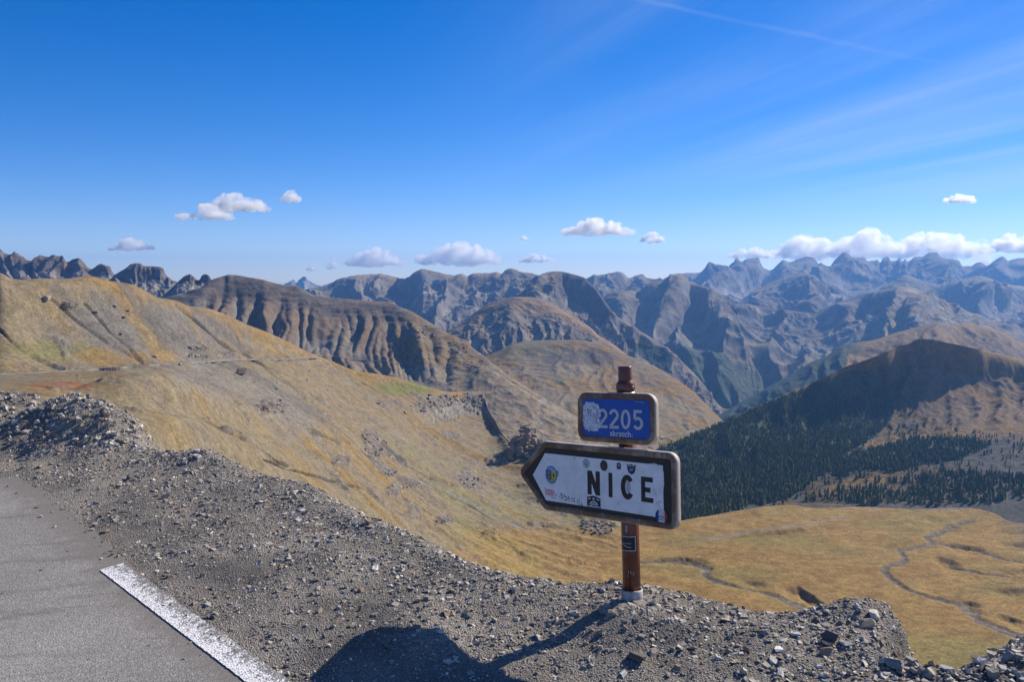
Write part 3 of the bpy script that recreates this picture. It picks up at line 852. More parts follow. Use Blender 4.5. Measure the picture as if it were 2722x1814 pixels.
def shape_meadow(P, N, S):
    x, y = P[..., 0], P[..., 1]
    P[..., 2] += 3.2 * fbm(x / 130, y / 130, 4, 201) + 0.5 * fbm(x / 22, y / 22, 3, 203)
    px, py = S['px'], S['py']
    wob = 6 * fbm(x / 14, y / 14, 3, 205)
    wx, wy = 9 * fbm(x / 40, y / 40, 4, 208), 5 * fbm(x / 40 + 9, y / 40, 4, 212)
    wide = 1 + 0.8 * fbm(x / 25, y / 25, 3, 214)
    bed = np.zeros_like(px)
    for st in STREAMS:
        pts = [(a, b) for a, b, _ in st]
        best = np.full(px.shape, 1e9)
        for (a, b, w), (a2, b2, w2) in zip(st[:-1], st[1:]):
            dist = line_dist(px + wx, (py + wy) * 2.2, [(a, b * 2.2), (a2, b2 * 2.2)])
            best = np.minimum(best, dist / (0.5 * (w + w2) * wide))
        bed = np.maximum(bed, sstep(1.9, 0.6, best + 0.10 * wob))
    S['bed'] = bed
    P[..., 2] -= 1.6 * bed
    bank = np.zeros_like(px)
    wob = 9 * fbm(x / 9, y / 9, 4, 206)
    for ln, h in BANKS:
        pts = np.array(ln, float)
        yl = np.interp(px, pts[:, 0], pts[:, 1])
        t = (px - pts[0, 0]) / (pts[-1, 0] - pts[0, 0])
        e = np.sin(np.pi * np.clip(t, 0, 1)) ** 1.3 * (0.75 + 0.5 * fbm(x / 12, y / 12, 3, 216))
        dy = py - yl + 0.5 * wob
        drop = sstep(-1.5, 3.5 + 0.8 * h, dy) * (1 - sstep(6 + h, 22 + 4 * h, dy)) * e
        P[..., 2] -= h * drop
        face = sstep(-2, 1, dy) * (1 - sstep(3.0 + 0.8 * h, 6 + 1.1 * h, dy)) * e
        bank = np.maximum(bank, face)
    S['bank'] = bank
    S['f'] = fbm(x / 60, y / 60, 5, 207)


def paint_meadow(P, N, S):
    x, y, f, px, py = P[..., 0], P[..., 1], S['f'], S['px'], S['py']
    big = fbm(x / 150, y / 90, 4, 209)
    c = mixc3(GOLD * 0.86 + 0 * P, OCHRE * 1.0 + 0 * P, sstep(-.35, .4, f))
    c = mixc3(c, GREEN * 1.15 + 0 * P, 0.42 * sstep(-0.05, 0.4, big + 0.35 * f))
    c = c * col(0.90, 0.89, 0.86)
    c = c * (1 + 0.35 * fbm(x / 28, y / 16, 4, 220))[..., None]
    c = mixc3(c, GREEN * 1.1 + 0 * P, 0.45 * sstep(1640, 1760, py))
    st = fbm(x / 70, y / 9, 4, 211)
    c = mixc3(c, RUST * 0.8 + 0 * P, 0.35 * sstep(0.15, 0.5, st))
    rim = sstep(1362, 1350, py + 12 * f) * sstep(2200, 2500, px)
    c = mixc3(c, SCREE * 0.8 + 0 * P, 0.7 * rim)
    c = mixc3(c, mixc3(SCREE * 0.42 + 0 * P, PALE * 0.48 + 0 * P, sstep(-.3, .3, fbm(x / 8, y / 8, 3, 218))), 0.85 * S['bed'])
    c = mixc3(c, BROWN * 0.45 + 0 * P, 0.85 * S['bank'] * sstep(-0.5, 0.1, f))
    east = sstep(2650, 2720, px + 60 * f) * sstep(1500, 1380, py)
    c = mixc3(c, SCREE * 0.6 + 0 * P, 0.6 * east)
    track = sstep(5, 1, line_dist(px, py, [(1845, 1437), (1950, 1422), (2060, 1405), (2170, 1390), (2260, 1372)]) + 6 * f)
    return mixc3(c, SCREE * 0.9 + 0 * P, 0.6 * track)


MZ = -310.0
meadow_rows = rows_z([
    [(1150, 1430, -312), (1450, 1415, -310), (1650, 1400, -310), (1800, 1387, -311), (1882, 1373, -311), (1973, 1360, -310), (2064, 1346, -309), (2101, 1344, -309), (2155, 1350, -311), (2292, 1348, -310), (2429, 1355, -310), (2497, 1353, -309), (2565, 1353, -307), (2634, 1364, -306), (2702, 1391, -305), (2900, 1400, -303)],
    [(1150, 1470, -310), (1800, 1440, -310), (2100, 1400, -309), (2400, 1400, -310), (2722, 1425, -307), (2900, 1430, -304)],
    [(1150, 1550, -308), (2000, 1530, -310), (2900, 1520, -306)],
    [(1000, 1650, -306), (2000, 1650, -309), (2900, 1650, -306)],
    [(700, 1800, -304), (2000, 1800, -305), (2900, 1800, -303)]])
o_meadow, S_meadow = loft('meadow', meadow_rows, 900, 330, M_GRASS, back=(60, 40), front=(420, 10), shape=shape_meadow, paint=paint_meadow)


GULLIES = [
    [(-10, 870), (60, 935), (110, 962), (170, 985)],
    [(134, 795), (208, 860), (283, 914), (327, 932), (372, 958), (387, 970)],
    [(223, 807), (268, 854), (292, 884), (342, 923), (366, 949), (384, 967)],
    [(464, 807), (520, 854), (580, 908), (625, 938)],
    [(645, 940), (698, 976), (725, 997), (767, 1024), (808, 1056)],
    [(868, 1114), (928, 1168), (982, 1223), (1037, 1268), (1100, 1287), (1155, 1300), (1246, 1341), (1306, 1382), (1383, 1410)],
    [(700, 1223), (768, 1250), (882, 1278), (960, 1300)],
    [(643, 1062), (727, 1088), (810, 1135), (900, 1182)],
    [(540, 1114), (602, 1150), (675, 1182), (727, 1223), (768, 1244)],
    [(1010, 1180), (1060, 1225), (1120, 1262), (1200, 1290)],
]
DARK_BANDS = [
    ([(150, 770), (205, 830), (260, 890), (330, 940)], 26),
    ([(400, 830), (470, 900), (540, 945)], 30),
    ([(520, 820), (600, 890), (660, 935)], 16),
    ([(600, 965), (700, 1010), (790, 1070), (860, 1115)], 20),
    ([(330, 760), (400, 850), (450, 920)], 18),
]
OUTCROPS = [
    (190, 813, 44, 26, 'dark', 0.35, 'dark crag high on the scree face of the golden hill'),
    (470, 895, 34, 16, 'dark', 0.5, 'small dark ledge in the middle of the scree face'),
    (525, 925, 56, 34, 'grey', 0.16, 'long upper ledge of grey rock above the road'),
    (530, 948, 58, 34, 'tan', 0.20, 'lower ledge of tan rock just above the road'),
    (610, 945, 40, 18, 'dark', 0.35, 'dark broken rocks above the road near the crest'),
    (720, 1082, 70, 46, 'rust', 0.45, 'brown outcrop in the middle of the lower slope'),
    (1000, 1190, 62, 60, 'rust', 0.75, 'tallest brown outcrop on the lower slope, above the stream'),
    (985, 1160, 50, 26, 'tan', 0.45, 'tan broken rocks just above the tallest brown outcrop'),
    (1035, 1260, 46, 22, 'dark', 0.35, 'dark rock step along the dry stream line'),
    (1095, 1290, 54, 24, 'rust', 0.35, 'brown rock step lower on the dry stream line'),
    (1045, 1305, 40, 24, 'tan', 0.6, 'tan outcrop just above the gravel crest'),
    (905, 1230, 46, 22, 'pale', 0.5, 'pale scattered rocks on the lower golden slope'),
    (1250, 1275, 60, 26, 'tan', 0.22, 'upper tan rock band left of the arrow tip'),
    (1265, 1292, 70, 26, 'tan', 0.20, 'lower tan rock band left of the arrow tip'),
    (1320, 1225, 60, 28, 'tan', 0.3, 'rocks on the slope just left of the arrow plate'),
    (1180, 1387, 46, 22, 'pale', 0.35, 'pale rocks at the edge of the meadow stream'),
    (1590, 1405, 90, 36, 'tan', 0.35, 'rocks on the slope foot left of the post'),
    (1180, 1070, 80, 40, 'tan', 0.4, 'broken cliff under the grassy shoulder'),
    (1255, 1066, 66, 40, 'tan', 0.55, 'pillared pale cliff at the tip of the grassy shoulder'),
    (1120, 1085, 60, 26, 'dark', 0.4, 'dark rocks at the left end of the shoulder cliff'),
]


# ---- the golden slope on the left, from its crest down to the valley
def shape_gold(P, N, S):
    # the slope dips to the right and a little towards the viewer: streaks follow that fall line
    S['um'] = 0.37 * P[..., 0] + 0.93 * P[..., 1]
    S['vm'] = 0.93 * P[..., 0] - 0.37 * P[..., 1]
    P0 = P.copy()
    relief(P, N, S, gul=5.0, lam=38, asp=9, warp=0.35, rock=1.5, rl=24, seed=221, env=(0.0, 0.25))
    near = sstep(560, 900, P0[..., 1])
    P[:] = P0 + (P - P0) * (0.16 + 0.84 * near)[..., None]
    S['near'] = near
    x, y = P[..., 0], P[..., 1]
    px, py = S['px'], S['py']
    out = sstep(0.30, 0.46, fbm(x / 42, y / 42, 5, 227) + 0.10 * sstep(700, 1000, px)) * sstep(0.05, 0.2, S['v'])
    for ox, oy, w_, n_, t_, fk, l_ in OUTCROPS:
        rx_, ry_ = 0.55 * w_, 0.55 * w_ * fk + 3
        d_ = ((px - ox) / rx_) ** 2 + ((py - oy) / ry_) ** 2
        sel = d_ < 4
        if sel.any():
            k_ = np.zeros_like(px)
            k_[sel] = sstep(0.35, 0.75, 1.15 - 0.8 * d_[sel] + 1.1 * fbm(x[sel] / 14, y[sel] / 14, 4, int(ox)))
            out = np.maximum(out, k_)
    S['outcrop'] = out
    P += N * (out * (1.5 + 3.5 * np.abs(fbm(x / 7, y / 7, 4, 229))))[..., None]
    gl = np.zeros_like(px)
    wig = 5 * fbm(x / 30, y / 30, 4, 233)
    for ln in GULLIES:
        x0_, x1_ = ln[0][0] - 30, ln[-1][0] + 30
        sel = (px > x0_) & (px < x1_)
        dd = line_dist(px[sel] + wig[sel], py[sel] + 0.6 * wig[sel], ln)
        w_ = 3.5 + 3.0 * sstep(-.3, .5, fbm(x[sel] / 50, y[sel] / 50, 3, 234))
        gl[sel] = np.maximum(gl[sel], sstep(1.0, 0.15, dd / w_))
    S['gully'] = gl * sstep(-0.45, 0.1, fbm(x / 22, y / 22, 3, 236))
    P -= N * (gl * 0.0042 * y)[..., None]
    # cliff under the grassy shoulder
    edge = np.interp(px, [1080, 1150, 1200, 1240, 1280, 1300], [1100, 1082, 1066, 1056, 1055, 1065])
    cl = sstep(0, 10, py - edge) * (1 - sstep(26, 60, py - edge)) * sstep(1080, 1200, px) * sstep(1330, 1290, px)
    P[..., 2] -= 7 * cl * (1 + 0.8 * fbm(px / 6, py / 30, 3, 231))
    S['cl'] = cl


def blob(S, x, y, rx, ry, k=0.6):
    return sstep(-0.1, 0.5, 1 - ((S['px'] - x) / rx) ** 2 - ((S['py'] - y) / ry) ** 2 + k * S['f'] * 2)


def paint_gold(P, N, S):
    x, y, g, v, f, px, py = P[..., 0], P[..., 1], S['g'], S['v'], S['f'], S['px'], S['py']
    # streaks run down the fall line
    s1 = fbm(S['um'] / 55 + 0.35 * f, S['vm'] / 500, 5, 235)
    s2 = fbm(S['um'] / 14 + 0.5 * f, S['vm'] / 220, 4, 237) * (0.4 + 0.6 * S['near'])
    big = fbm(x / 190, y / 260, 4, 239)
    scree = sstep(-0.12, 0.22, 0.9 * s1 + 0.45 * s2 + 0.35 * big - 0.25 * (g - 0.45) + 0.28)
    c = mixc3(mixc3(OCHRE * 0.80 + 0 * P, GOLD * 0.74 + 0 * P, sstep(-.3, .3, f)) * 0.78 + 0.20 * TAN, TAN * 0.80 + 0 * P, 0.85 * scree)
    c = mixc3(c, TAN * 0.72 + 0 * P, 0.45 * (1 - S['near']))
    # upper face: grey-brown scree between x 100 and 650
    up = sstep(0, 1, 1 - ((px - 430) / 330) ** 2 - ((py - 870) / 125) ** 2 + 0.9 * s1)
    c = mixc3(c, SCREE * 0.74 + 0 * P, 0.92 * up * sstep(-0.35, 0.15, s1 + 0.2))
    band = sstep(70, 10, line_dist(px, py, [(500, 985), (600, 1010), (720, 1060), (800, 1120)]) + 60 * f)
    c = mixc3(c, SCREE * 0.95 + 0 * P, 0.75 * band)
    crestgold = sstep(34, 6, py - np.interp(px, [0, 235, 440, 600, 704, 844, 1016, 1150, 1284, 1413, 1650], [728, 735, 795, 838, 881, 948, 998, 1034, 1050, 1206, 1396])) * sstep(150, 260, px)
    c = mixc3(c, mixc3(OCHRE * 0.92 + 0 * P, GOLD * 0.85 + 0 * P, sstep(-.2, .3, s2)), 0.5 * crestgold * (1 - sstep(1280, 1300, px)))
    c = mixc3(c, GREEN * 1.0 + 0 * P, 0.5 * blob(S, 130, 935, 150, 30))
    c = mixc3(c, OCHRE * 0.95 + 0 * P, 0.6 * blob(S, 290, 950, 110, 25))
    c = mixc3(c, GREEN * 1.05 + 0 * P, 0.85 * blob(S, 1075, 1035, 95, 20))
    c = mixc3(c, RUST * 0.9 + 0 * P, 0.85 * blob(S, 165, 1025, 95, 13))
    c = mixc3(c, TAN * 0.78 + 0 * P, 0.6 * blob(S, 240, 1075, 180, 40) + 0.0 * v)
    c = mixc3(c, GREEN * 1.25 + 0 * P, 0.5 * sstep(-0.05, 0.3, big + 0.3 * s2) * sstep(900, 1050, px) * sstep(1130, 1230, py))
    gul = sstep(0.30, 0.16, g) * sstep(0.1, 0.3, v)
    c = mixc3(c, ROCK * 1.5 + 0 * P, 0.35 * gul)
    c = mixc3(c, PALE * 0.85 + 0 * P, 0.5 * sstep(0.30, 0.5, s2) * sstep(0.1, 0.3, s1))
    c = mixc3(c, mixc3(ROCK * 1.3 + 0 * P, PALE * 0.75 + 0 * P, sstep(-.1, .4, fbm(x / 5, y / 5, 3, 241))), 0.85 * S['outcrop'])
    c = mixc3(c, mixc3(SCREE + 0 * P, PALE * 0.9 + 0 * P, sstep(-.2, .3, fbm(px / 5, py / 30, 3, 243))), 0.85 * S['cl'])
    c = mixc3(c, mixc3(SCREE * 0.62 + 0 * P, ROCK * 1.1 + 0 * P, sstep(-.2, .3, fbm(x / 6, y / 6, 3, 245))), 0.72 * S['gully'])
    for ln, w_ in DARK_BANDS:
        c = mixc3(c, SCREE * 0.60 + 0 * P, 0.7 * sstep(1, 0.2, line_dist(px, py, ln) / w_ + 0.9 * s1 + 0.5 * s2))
    c = c * 0.92
    low = sstep(1385, 1430, py + 14 * f) * sstep(1150, 1330, px + 60 * f)
    c = mixc3(c, mixc3(GOLD * 0.80 + 0 * P, mixc3(OCHRE * 0.95 + 0 * P, GREEN * 1.1 + 0 * P, 0.5 * sstep(-.1, .4, big)), sstep(-.3, .3, f + 0.4 * s2)), 0.85 * low)
    wet = sstep(5, 1, line_dist(px, py, [(1000, 1245), (1080, 1270), (1180, 1300), (1260, 1345), (1330, 1385), (1420, 1412)]) + 6 * f)
    c = mixc3(c, SCREE * 0.85 + 0 * P, 0.7 * wet)
    return c


gold_rows = rows_z([
    [(-140, 716, 780), (0, 726, 770), (30, 740, 775), (54, 743, 780), (113, 740, 800), (167, 741, 825), (190, 740, 835), (214, 735, 850), (235, 733, 860), (259, 738, 870), (292, 747, 885), (330, 752, 905), (357, 759, 920), (393, 777, 945), (416, 790, 960), (440, 795, 980), (464, 799, 1005), (506, 814, 1050), (544, 818, 1080), (583, 830, 1115), (625, 848, 1160),
     (654, 862, 1195), (704, 881, 1250), (764, 908, 1310), (808, 931, 1360), (844, 946, 1400), (883, 961, 1420), (942, 985, 1450), (1016, 997, 1510), (1091, 1015, 1570), (1150, 1033, 1620), (1195, 1042, 1660), (1254, 1042, 1730), (1284, 1048, 1750), (1300, 1085, 1640), (1340, 1157, 1500), (1413, 1205, 1400), (1480, 1262, 1280), (1560, 1335, 1180), (1650, 1395, -306), (1780, 1430, -320)],
    [(-140, 850, 720), (0, 860, 700), (113, 870, 740), (235, 865, 790), (357, 868, 850), (440, 878, 900), (600, 900, 1090), (704, 920, 1210), (764, 932, 1275), (844, 955, 1380), (942, 1000, 1430), (1016, 1018, 1480), (1091, 1042, 1530), (1150, 1062, 1570), (1254, 1075, 1680), (1290, 1100, 1640), (1345, 1172, 1470), (1413, 1222, 1370), (1480, 1280, 1260), (1560, 1350, 1160), (1650, 1402, -306), (1780, 1440, -320)],
    [(-140, 1000, 590), (0, 995, 610), (89, 991, 640), (172, 987, 675), (297, 980, 730), (387, 971, 790), (506, 964, 900), (595, 956, 1020), (704, 954, 1150), (793, 952, 1280), (844, 960, 1370), (942, 1018, 1400), (1016, 1040, 1440), (1091, 1068, 1490), (1150, 1092, 1520), (1254, 1112, 1610), (1290, 1130, 1590), (1350, 1190, 1430), (1413, 1240, 1340), (1480, 1298, 1230), (1560, 1362, 1140), (1650, 1408, -307), (1780, 1450, -320)],
    [(-140, 1025, 500), (0, 1022, 510), (100, 1020, 520), (180, 1018, 545), (250, 1008, 590), (342, 985, 660), (431, 985, 740), (506, 990, 830), (595, 990, 930), (704, 995, 1040), (793, 1005, 1150), (880, 1025, 1250), (960, 1055, 1310), (1040, 1085, 1360), (1120, 1120, 1410), (1200, 1150, 1450), (1280, 1175, 1460), (1350, 1225, 1370), (1413, 1275, 1290), (1480, 1325, 1200), (1560, 1380, 1120), (1650, 1415, -307), (1780, 1458, -320)],
    [(-140, 1030, 470), (0, 1030, 480), (100, 1031, 490), (178, 1035, 515), (238, 1030, 545), (297, 1022, 575), (342, 1016, 595), (387, 1015, 610), (431, 1015, 625), (491, 1022, 670), (560, 1030, 750), (650, 1045, 850), (750, 1062, 960), (860, 1085, 1090), (960, 1110, 1180), (1060, 1145, 1250), (1160, 1190, 1310), (1260, 1225, 1330), (1350, 1268, 1295), (1430, 1318, 1220), (1520, 1372, 1140), (1650, 1422, -307), (1780, 1464, -320)],
    [(-140, 1040, 430), (0, 1040, 440), (100, 1040, 450), (178, 1039, 470), (238, 1021, 490), (297, 1001, 505), (342, 992, 515), (387, 992, 525), (431, 997, 545), (491, 1012, 590), (560, 1040, 655), (650, 1070, 740), (750, 1095, 850), (860, 1120, 960), (960, 1150, 1060), (1060, 1185, 1140), (1160, 1225, 1200), (1260, 1265, 1240), (1350, 1305, 1230), (1430, 1345, 1180), (1520, 1390, 1110), (1650, 1430, -308), (1780, 1470, -320)],
    [(-140, 1062, 405), (0, 1064, 410), (45, 1064, 412), (89, 1066, 418), (149, 1070, 425), (208, 1080, 435), (268, 1088, 445), (327, 1092, 455), (400, 1096, 475), (480, 1104, 515), (580, 1130, 590), (700, 1162, 690), (820, 1200, 790), (940, 1240, 885), (1060, 1280, 970), (1160, 1318, 1020), (1260, 1350, 1050), (1360, 1385, 1060), (1460, 1415, -302), (1560, 1440, -307), (1660, 1465, -313), (1780, 1490, -324)],
    [(-140, 1040, 370), (0, 1042, 375), (45, 1034, 380), (89, 1032, 385), (149, 1037, 390), (208, 1054, 400), (268, 1074, 410), (327, 1088, 425), (400, 1098, 440), (480, 1110, 480), (580, 1140, 550), (700, 1175, 650), (820, 1215, 750), (940, 1255, 850), (1060, 1300, 930), (1160, 1340, 980), (1260, 1375, 1010), (1360, 1405, 1020), (1460, 1432, -302), (1560, 1455, -308), (1660, 1475, -314), (1780, 1495, -325)],
    [(-140, 1110, 280), (0, 1120, 290), (100, 1130, 300), (250, 1170, 330), (400, 1230, 380), (550, 1290, 440), (700, 1350, 520), (850, 1400, 600), (1000, 1450, 680), (1150, 1500, 760), (1300, 1545, 810), (1450, 1580, -302), (1600, 1600, -312), (1780, 1620, -325)]])
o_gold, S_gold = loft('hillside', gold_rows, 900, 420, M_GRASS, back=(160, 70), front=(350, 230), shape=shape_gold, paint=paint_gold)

# ---- everything stands on one wide floor
gv = np.array([[-15000, -900, -760], [15000, -900, -760], [15000, 15500, -760], [-15000, 15500, -760]], float)
link('ground', make_mesh('ground', gv, np.array([[0, 1, 2, 3]]), False, np.tile(BROWN, (4, 1))), M_FARTHEST, kind='structure')
# ------------------------------------------------------------------ mountain road cut into the slopes
def surf_mat(name, color, rough=0.9, spec=0.2, metallic=0.0, vary=0.0, scale=20.0, bump=0.0, bdist=0.01, color2=None, lo=0.4, hi=0.6):
    m, n, l, b = new_mat(name)
    b.inputs['Roughness'].default_value = rough
    b.inputs['Specular IOR Level'].default_value = spec
    b.inputs['Metallic'].default_value = metallic
    if vary or bump or color2 is not None:
        tcd = nd(n, 'ShaderNodeTexCoord')
        t = nd(n, 'ShaderNodeTexNoise')
        setin(t, Scale=scale, Detail=8.0, Roughness=0.65)
        l.new(tcd.outputs['Object'], t.inputs['Vector'])
        mr = nd(n, 'ShaderNodeMapRange')
        l.new(t.outputs[0], mr.inputs[0])
        mr.inputs[1].default_value, mr.inputs[2].default_value = lo, hi
        mx = nd(n, 'ShaderNodeMix', data_type='RGBA')
        l.new(mr.outputs[0], mx.inputs['Factor'])
        c = np.array(color)
        d = np.array(color2) if color2 is not None else c * (1 + vary)
        c = c if color2 is not None else c * (1 - vary)
        mx.inputs[6].default_value = (*c, 1)
        mx.inputs[7].default_value = (*d, 1)
        l.new(mx.outputs[2], b.inputs['Base Color'])
        if bump:
            bp = nd(n, 'ShaderNodeBump')
            setin(bp, Strength=bump, Distance=bdist)
            l.new(t.outputs[0], bp.inputs['Height'])
            l.new(bp.outputs[0], b.inputs['Normal'])
    else:
        b.inputs['Base Color'].default_value = (*color, 1)
    return m


def bvh_of(S):
    return BVHTree.FromPolygons(S['P'].reshape(-1, 3).tolist(), S['faces'].tolist())


def seen(bvh, px, py):
    d = pixel_dir(px, py)
    h = bvh.ray_cast(Vector((0, 0, CAM_H)), d, 60000)
    return h[0]


def mountain_road(bvh, line, width, mat, name='mountain_road', lift=0.5, kind='structure'):
    a = np.array(line, float)
    s = np.linspace(0, len(a) - 1, 90)
    q = pchip(np.arange(len(a)), a, s)
    pts = [p for p in (seen(bvh, x, y) for x, y in q) if p is not None]
    P = np.array([tuple(p) for p in pts])
    for _ in range(6):
        P[1:-1] = 0.25 * P[:-2] + 0.5 * P[1:-1] + 0.25 * P[2:]
    T = np.gradient(P[:, :2], axis=0)
    T /= np.linalg.norm(T, axis=1, keepdims=True) + 1e-9
    Nn = np.stack([-T[:, 1], T[:, 0]], -1)
    rad = P[:, :2] / np.linalg.norm(P[:, :2], axis=1, keepdims=True)
    Nn *= np.sign((Nn * rad).sum(1, keepdims=True))
    V = []
    for off, dz in ((width * 0.5, lift), (-width * 0.5, lift), (-width * 0.9, lift - width * 0.45)):
        r = P.copy()
        r[:, :2] += Nn * off
        r[:, 2] += dz
        V.append(r)
    V = np.array(V)
    f = grid_faces(3, len(P))
    return link(name, make_mesh(name, V.reshape(-1, 3), f, False), mat, kind=kind)


M_TRACK = surf_mat('grey road in the distance', (0.17, 0.158, 0.14), 0.9, 0.1, vary=0.25, scale=0.08)
bvh_gold = bvh_of(S_gold)
bvh_rav = bvh_of(S_ravine)
bvh_hill = bvh_of(S_vhill)
mountain_road(bvh_gold, [(-60, 1000), (0, 996), (89, 992), (172, 987), (230, 984), (297, 979), (340, 975), (387, 971), (416, 969), (460, 966), (506, 963), (550, 960), (595, 957), (640, 955), (700, 955), (749, 955), (793, 953), (838, 949)], 4.6, M_TRACK)
mountain_road(bvh_rav, [(846, 946), (892, 949), (957, 957), (1016, 961), (1076, 968), (1165, 976), (1225, 977), (1276, 976)], 4.6, M_TRACK)
mountain_road(bvh_hill, [(1745, 1162), (1770, 1158), (1800, 1153), (1830, 1147), (1870, 1138)], 9, M_TRACK, name='valley_track')

# ------------------------------------------------------------------ forest
def conifer_arrays(seed, tiers=5, seg=6):
    r = np.random.default_rng(seed)
    V, Fc = [], []
    for k in range(tiers):
        t0 = 0.10 + 0.80 * k / tiers
        t1 = min(1.0, t0 + 0.80 / tiers * 1.75)
        rad = 0.23 * (1 - t0) ** 0.8 + 0.012
        a0 = r.random() * 6.28
        base = len(V)
        for i in range(seg):
            a = a0 + 2 * math.pi * (i + 0.3 * (r.random() - .5)) / seg
            rr = rad * (0.5 + 0.95 * r.random())
            V.append((rr * math.cos(a), rr * math.sin(a), t0 + 0.05 * (r.random() - .5)))
        V.append((0.01 * r.normal(), 0.01 * r.normal(), t1))
        for i in range(seg):
            Fc.append((base + i, base + (i + 1) % seg, base + seg))
    return np.array(V), np.array(Fc)


def trunk_arrays(seg=5):
    V, Fc = [], []
    for z, r in ((-0.06, 0.022), (0.45, 0.013), (0.80, 0.004)):
        for i in range(seg):
            a = 2 * math.pi * i / seg
            V.append((r * math.cos(a), r * math.sin(a), z))
    for k in range(2):
        for i in range(seg):
            j = (i + 1) % seg
            Fc += [(k * seg + i, k * seg + j, (k + 1) * seg + j), (k * seg + i, (k + 1) * seg + j, (k + 1) * seg + i)]
    return np.array(V), np.array(Fc)


def needle_mat():
    m, n, l, b = new_mat('conifer needles')
    b.inputs['Roughness'].default_value = 0.85
    b.inputs['Specular IOR Level'].default_value = 0.2
    g = nd(n, 'ShaderNodeNewGeometry')
    t = nd(n, 'ShaderNodeTexNoise')
    setin(t, Scale=0.11, Detail=4.0, Roughness=0.7)
    l.new(g.outputs['Position'], t.inputs['Vector'])
    mr = nd(n, 'ShaderNodeMapRange')
    l.new(t.outputs[0], mr.inputs[0])
    mr.inputs[1].default_value, mr.inputs[2].default_value = 0.35, 0.68
    mx = nd(n, 'ShaderNodeMix', data_type='RGBA')
    l.new(mr.outputs[0], mx.inputs['Factor'])
    mx.inputs[6].default_value = (0.040, 0.056, 0.018, 1)
    mx.inputs[7].default_value = (0.15, 0.155, 0.036, 1)
    l.new(mx.outputs[2], b.inputs['Base Color'])
    return m


M_NEEDLE = needle_mat()
M_BARK = surf_mat('bark', (0.09, 0.06, 0.045), 0.95)
Pd = S_dark['P']
nvv, nuu = Pd.shape[:2]
nt = 95000
iv = rng.integers(0, nvv - 1, nt)
iu = rng.integers(0, nuu - 1, nt)
fu, fv = rng.random(nt)[:, None], rng.random(nt)[:, None]
Q = (Pd[iv, iu] * (1 - fu) + Pd[iv, iu + 1] * fu) * (1 - fv) + (Pd[iv + 1, iu] * (1 - fu) + Pd[iv + 1, iu + 1] * fu) * fv
cell = np.linalg.norm(np.cross(Pd[iv + 1, iu] - Pd[iv, iu], Pd[iv, iu + 1] - Pd[iv, iu]), axis=-1)
tx, ty = project(Q)
den = np.zeros(nt)
for poly, dn in WOODS:
    den = np.maximum(den, dn * inside(tx, ty, poly))
den *= sstep(-0.42, 0.12, fbm(Q[:, 0] / 45, Q[:, 1] / 45, 4, 301))
keep = rng.random(nt) < den * cell / np.percentile(cell, 90) * 1.5
Q = Q[keep]
tx, ty = tx[keep], ty[keep]
H = (3.5 + 10.5 * rng.random(len(Q)) ** 1.5) * (0.75 + 0.5 * sstep(1000, 1330, ty))
show = H / Q[:, 1]
lip = np.interp(tx, [1800, 1882, 1973, 2064, 2101, 2155, 2292, 2429, 2565, 2634, 2702], [1387, 1373, 1360, 1346, 1344, 1350, 1348, 1355, 1353, 1364, 1391])
ok = (ty < lip - 6) & (tx > 1812) & (tx < 2715)
order = np.argsort(-np.where(ok, show, 0))
single = order[:300]
rest = np.setdiff1d(np.arange(len(Q)), single)
CON = [conifer_arrays(400 + k) for k in range(6)]
TV, TF = trunk_arrays()
crown_me, trunk_me = [], make_mesh('trunk', TV, TF)
trunk_me.materials.append(M_BARK)
for V, Fc in CON:
    me = make_mesh('crown', V, Fc)
    me.materials.append(M_NEEDLE)
    crown_me.append(me)
for i in single:
    o = bpy.data.objects.new('conifer', None)
    COL.objects.link(o)
    o.location = Q[i]
    s = float(H[i])
    w = s * float(rng.uniform(0.75, 1.15))
    o.scale = (w, w, s)
    o.rotation_euler = (0, 0, float(rng.uniform(0, 6.28)))
    where = ('near the sign, where the forest meets the golden meadow' if tx[i] < 2050 else 'beside the grey moraine just past the golden meadow' if tx[i] < 2250
             else 'in the dense stand below the small golden clearing' if tx[i] < 2500 else 'at the sparse right end of the stand, among grey scree')
    tag(o, None, ('tall' if H[i] > 13 else 'dark') + ' conifer ' + where, 'tree', 'conifers along the lower forest fringe')
    link('crown', crown_me[i % 6], parent=o)
    link('trunk', trunk_me, parent=o)
VV, FF, off = [], [], 0
FAR_CON = [conifer_arrays(450 + k, 3, 5) for k in range(8)]
for i in rest:
    V, Fc = FAR_CON[i % 8]
    a = rng.uniform(0, 6.28)
    s, w = H[i], H[i] * rng.uniform(0.75, 1.15)
    c_, s_ = math.cos(a) * w, math.sin(a) * w
    VV.append(np.stack([V[:, 0] * c_ - V[:, 1] * s_ + Q[i, 0], V[:, 0] * s_ + V[:, 1] * c_ + Q[i, 1], V[:, 2] * s + Q[i, 2]], -1))
    FF.append(Fc + off)
    off += len(V)
link('forest', make_mesh('forest', np.concatenate(VV), np.concatenate(FF)), M_NEEDLE, kind='stuff')

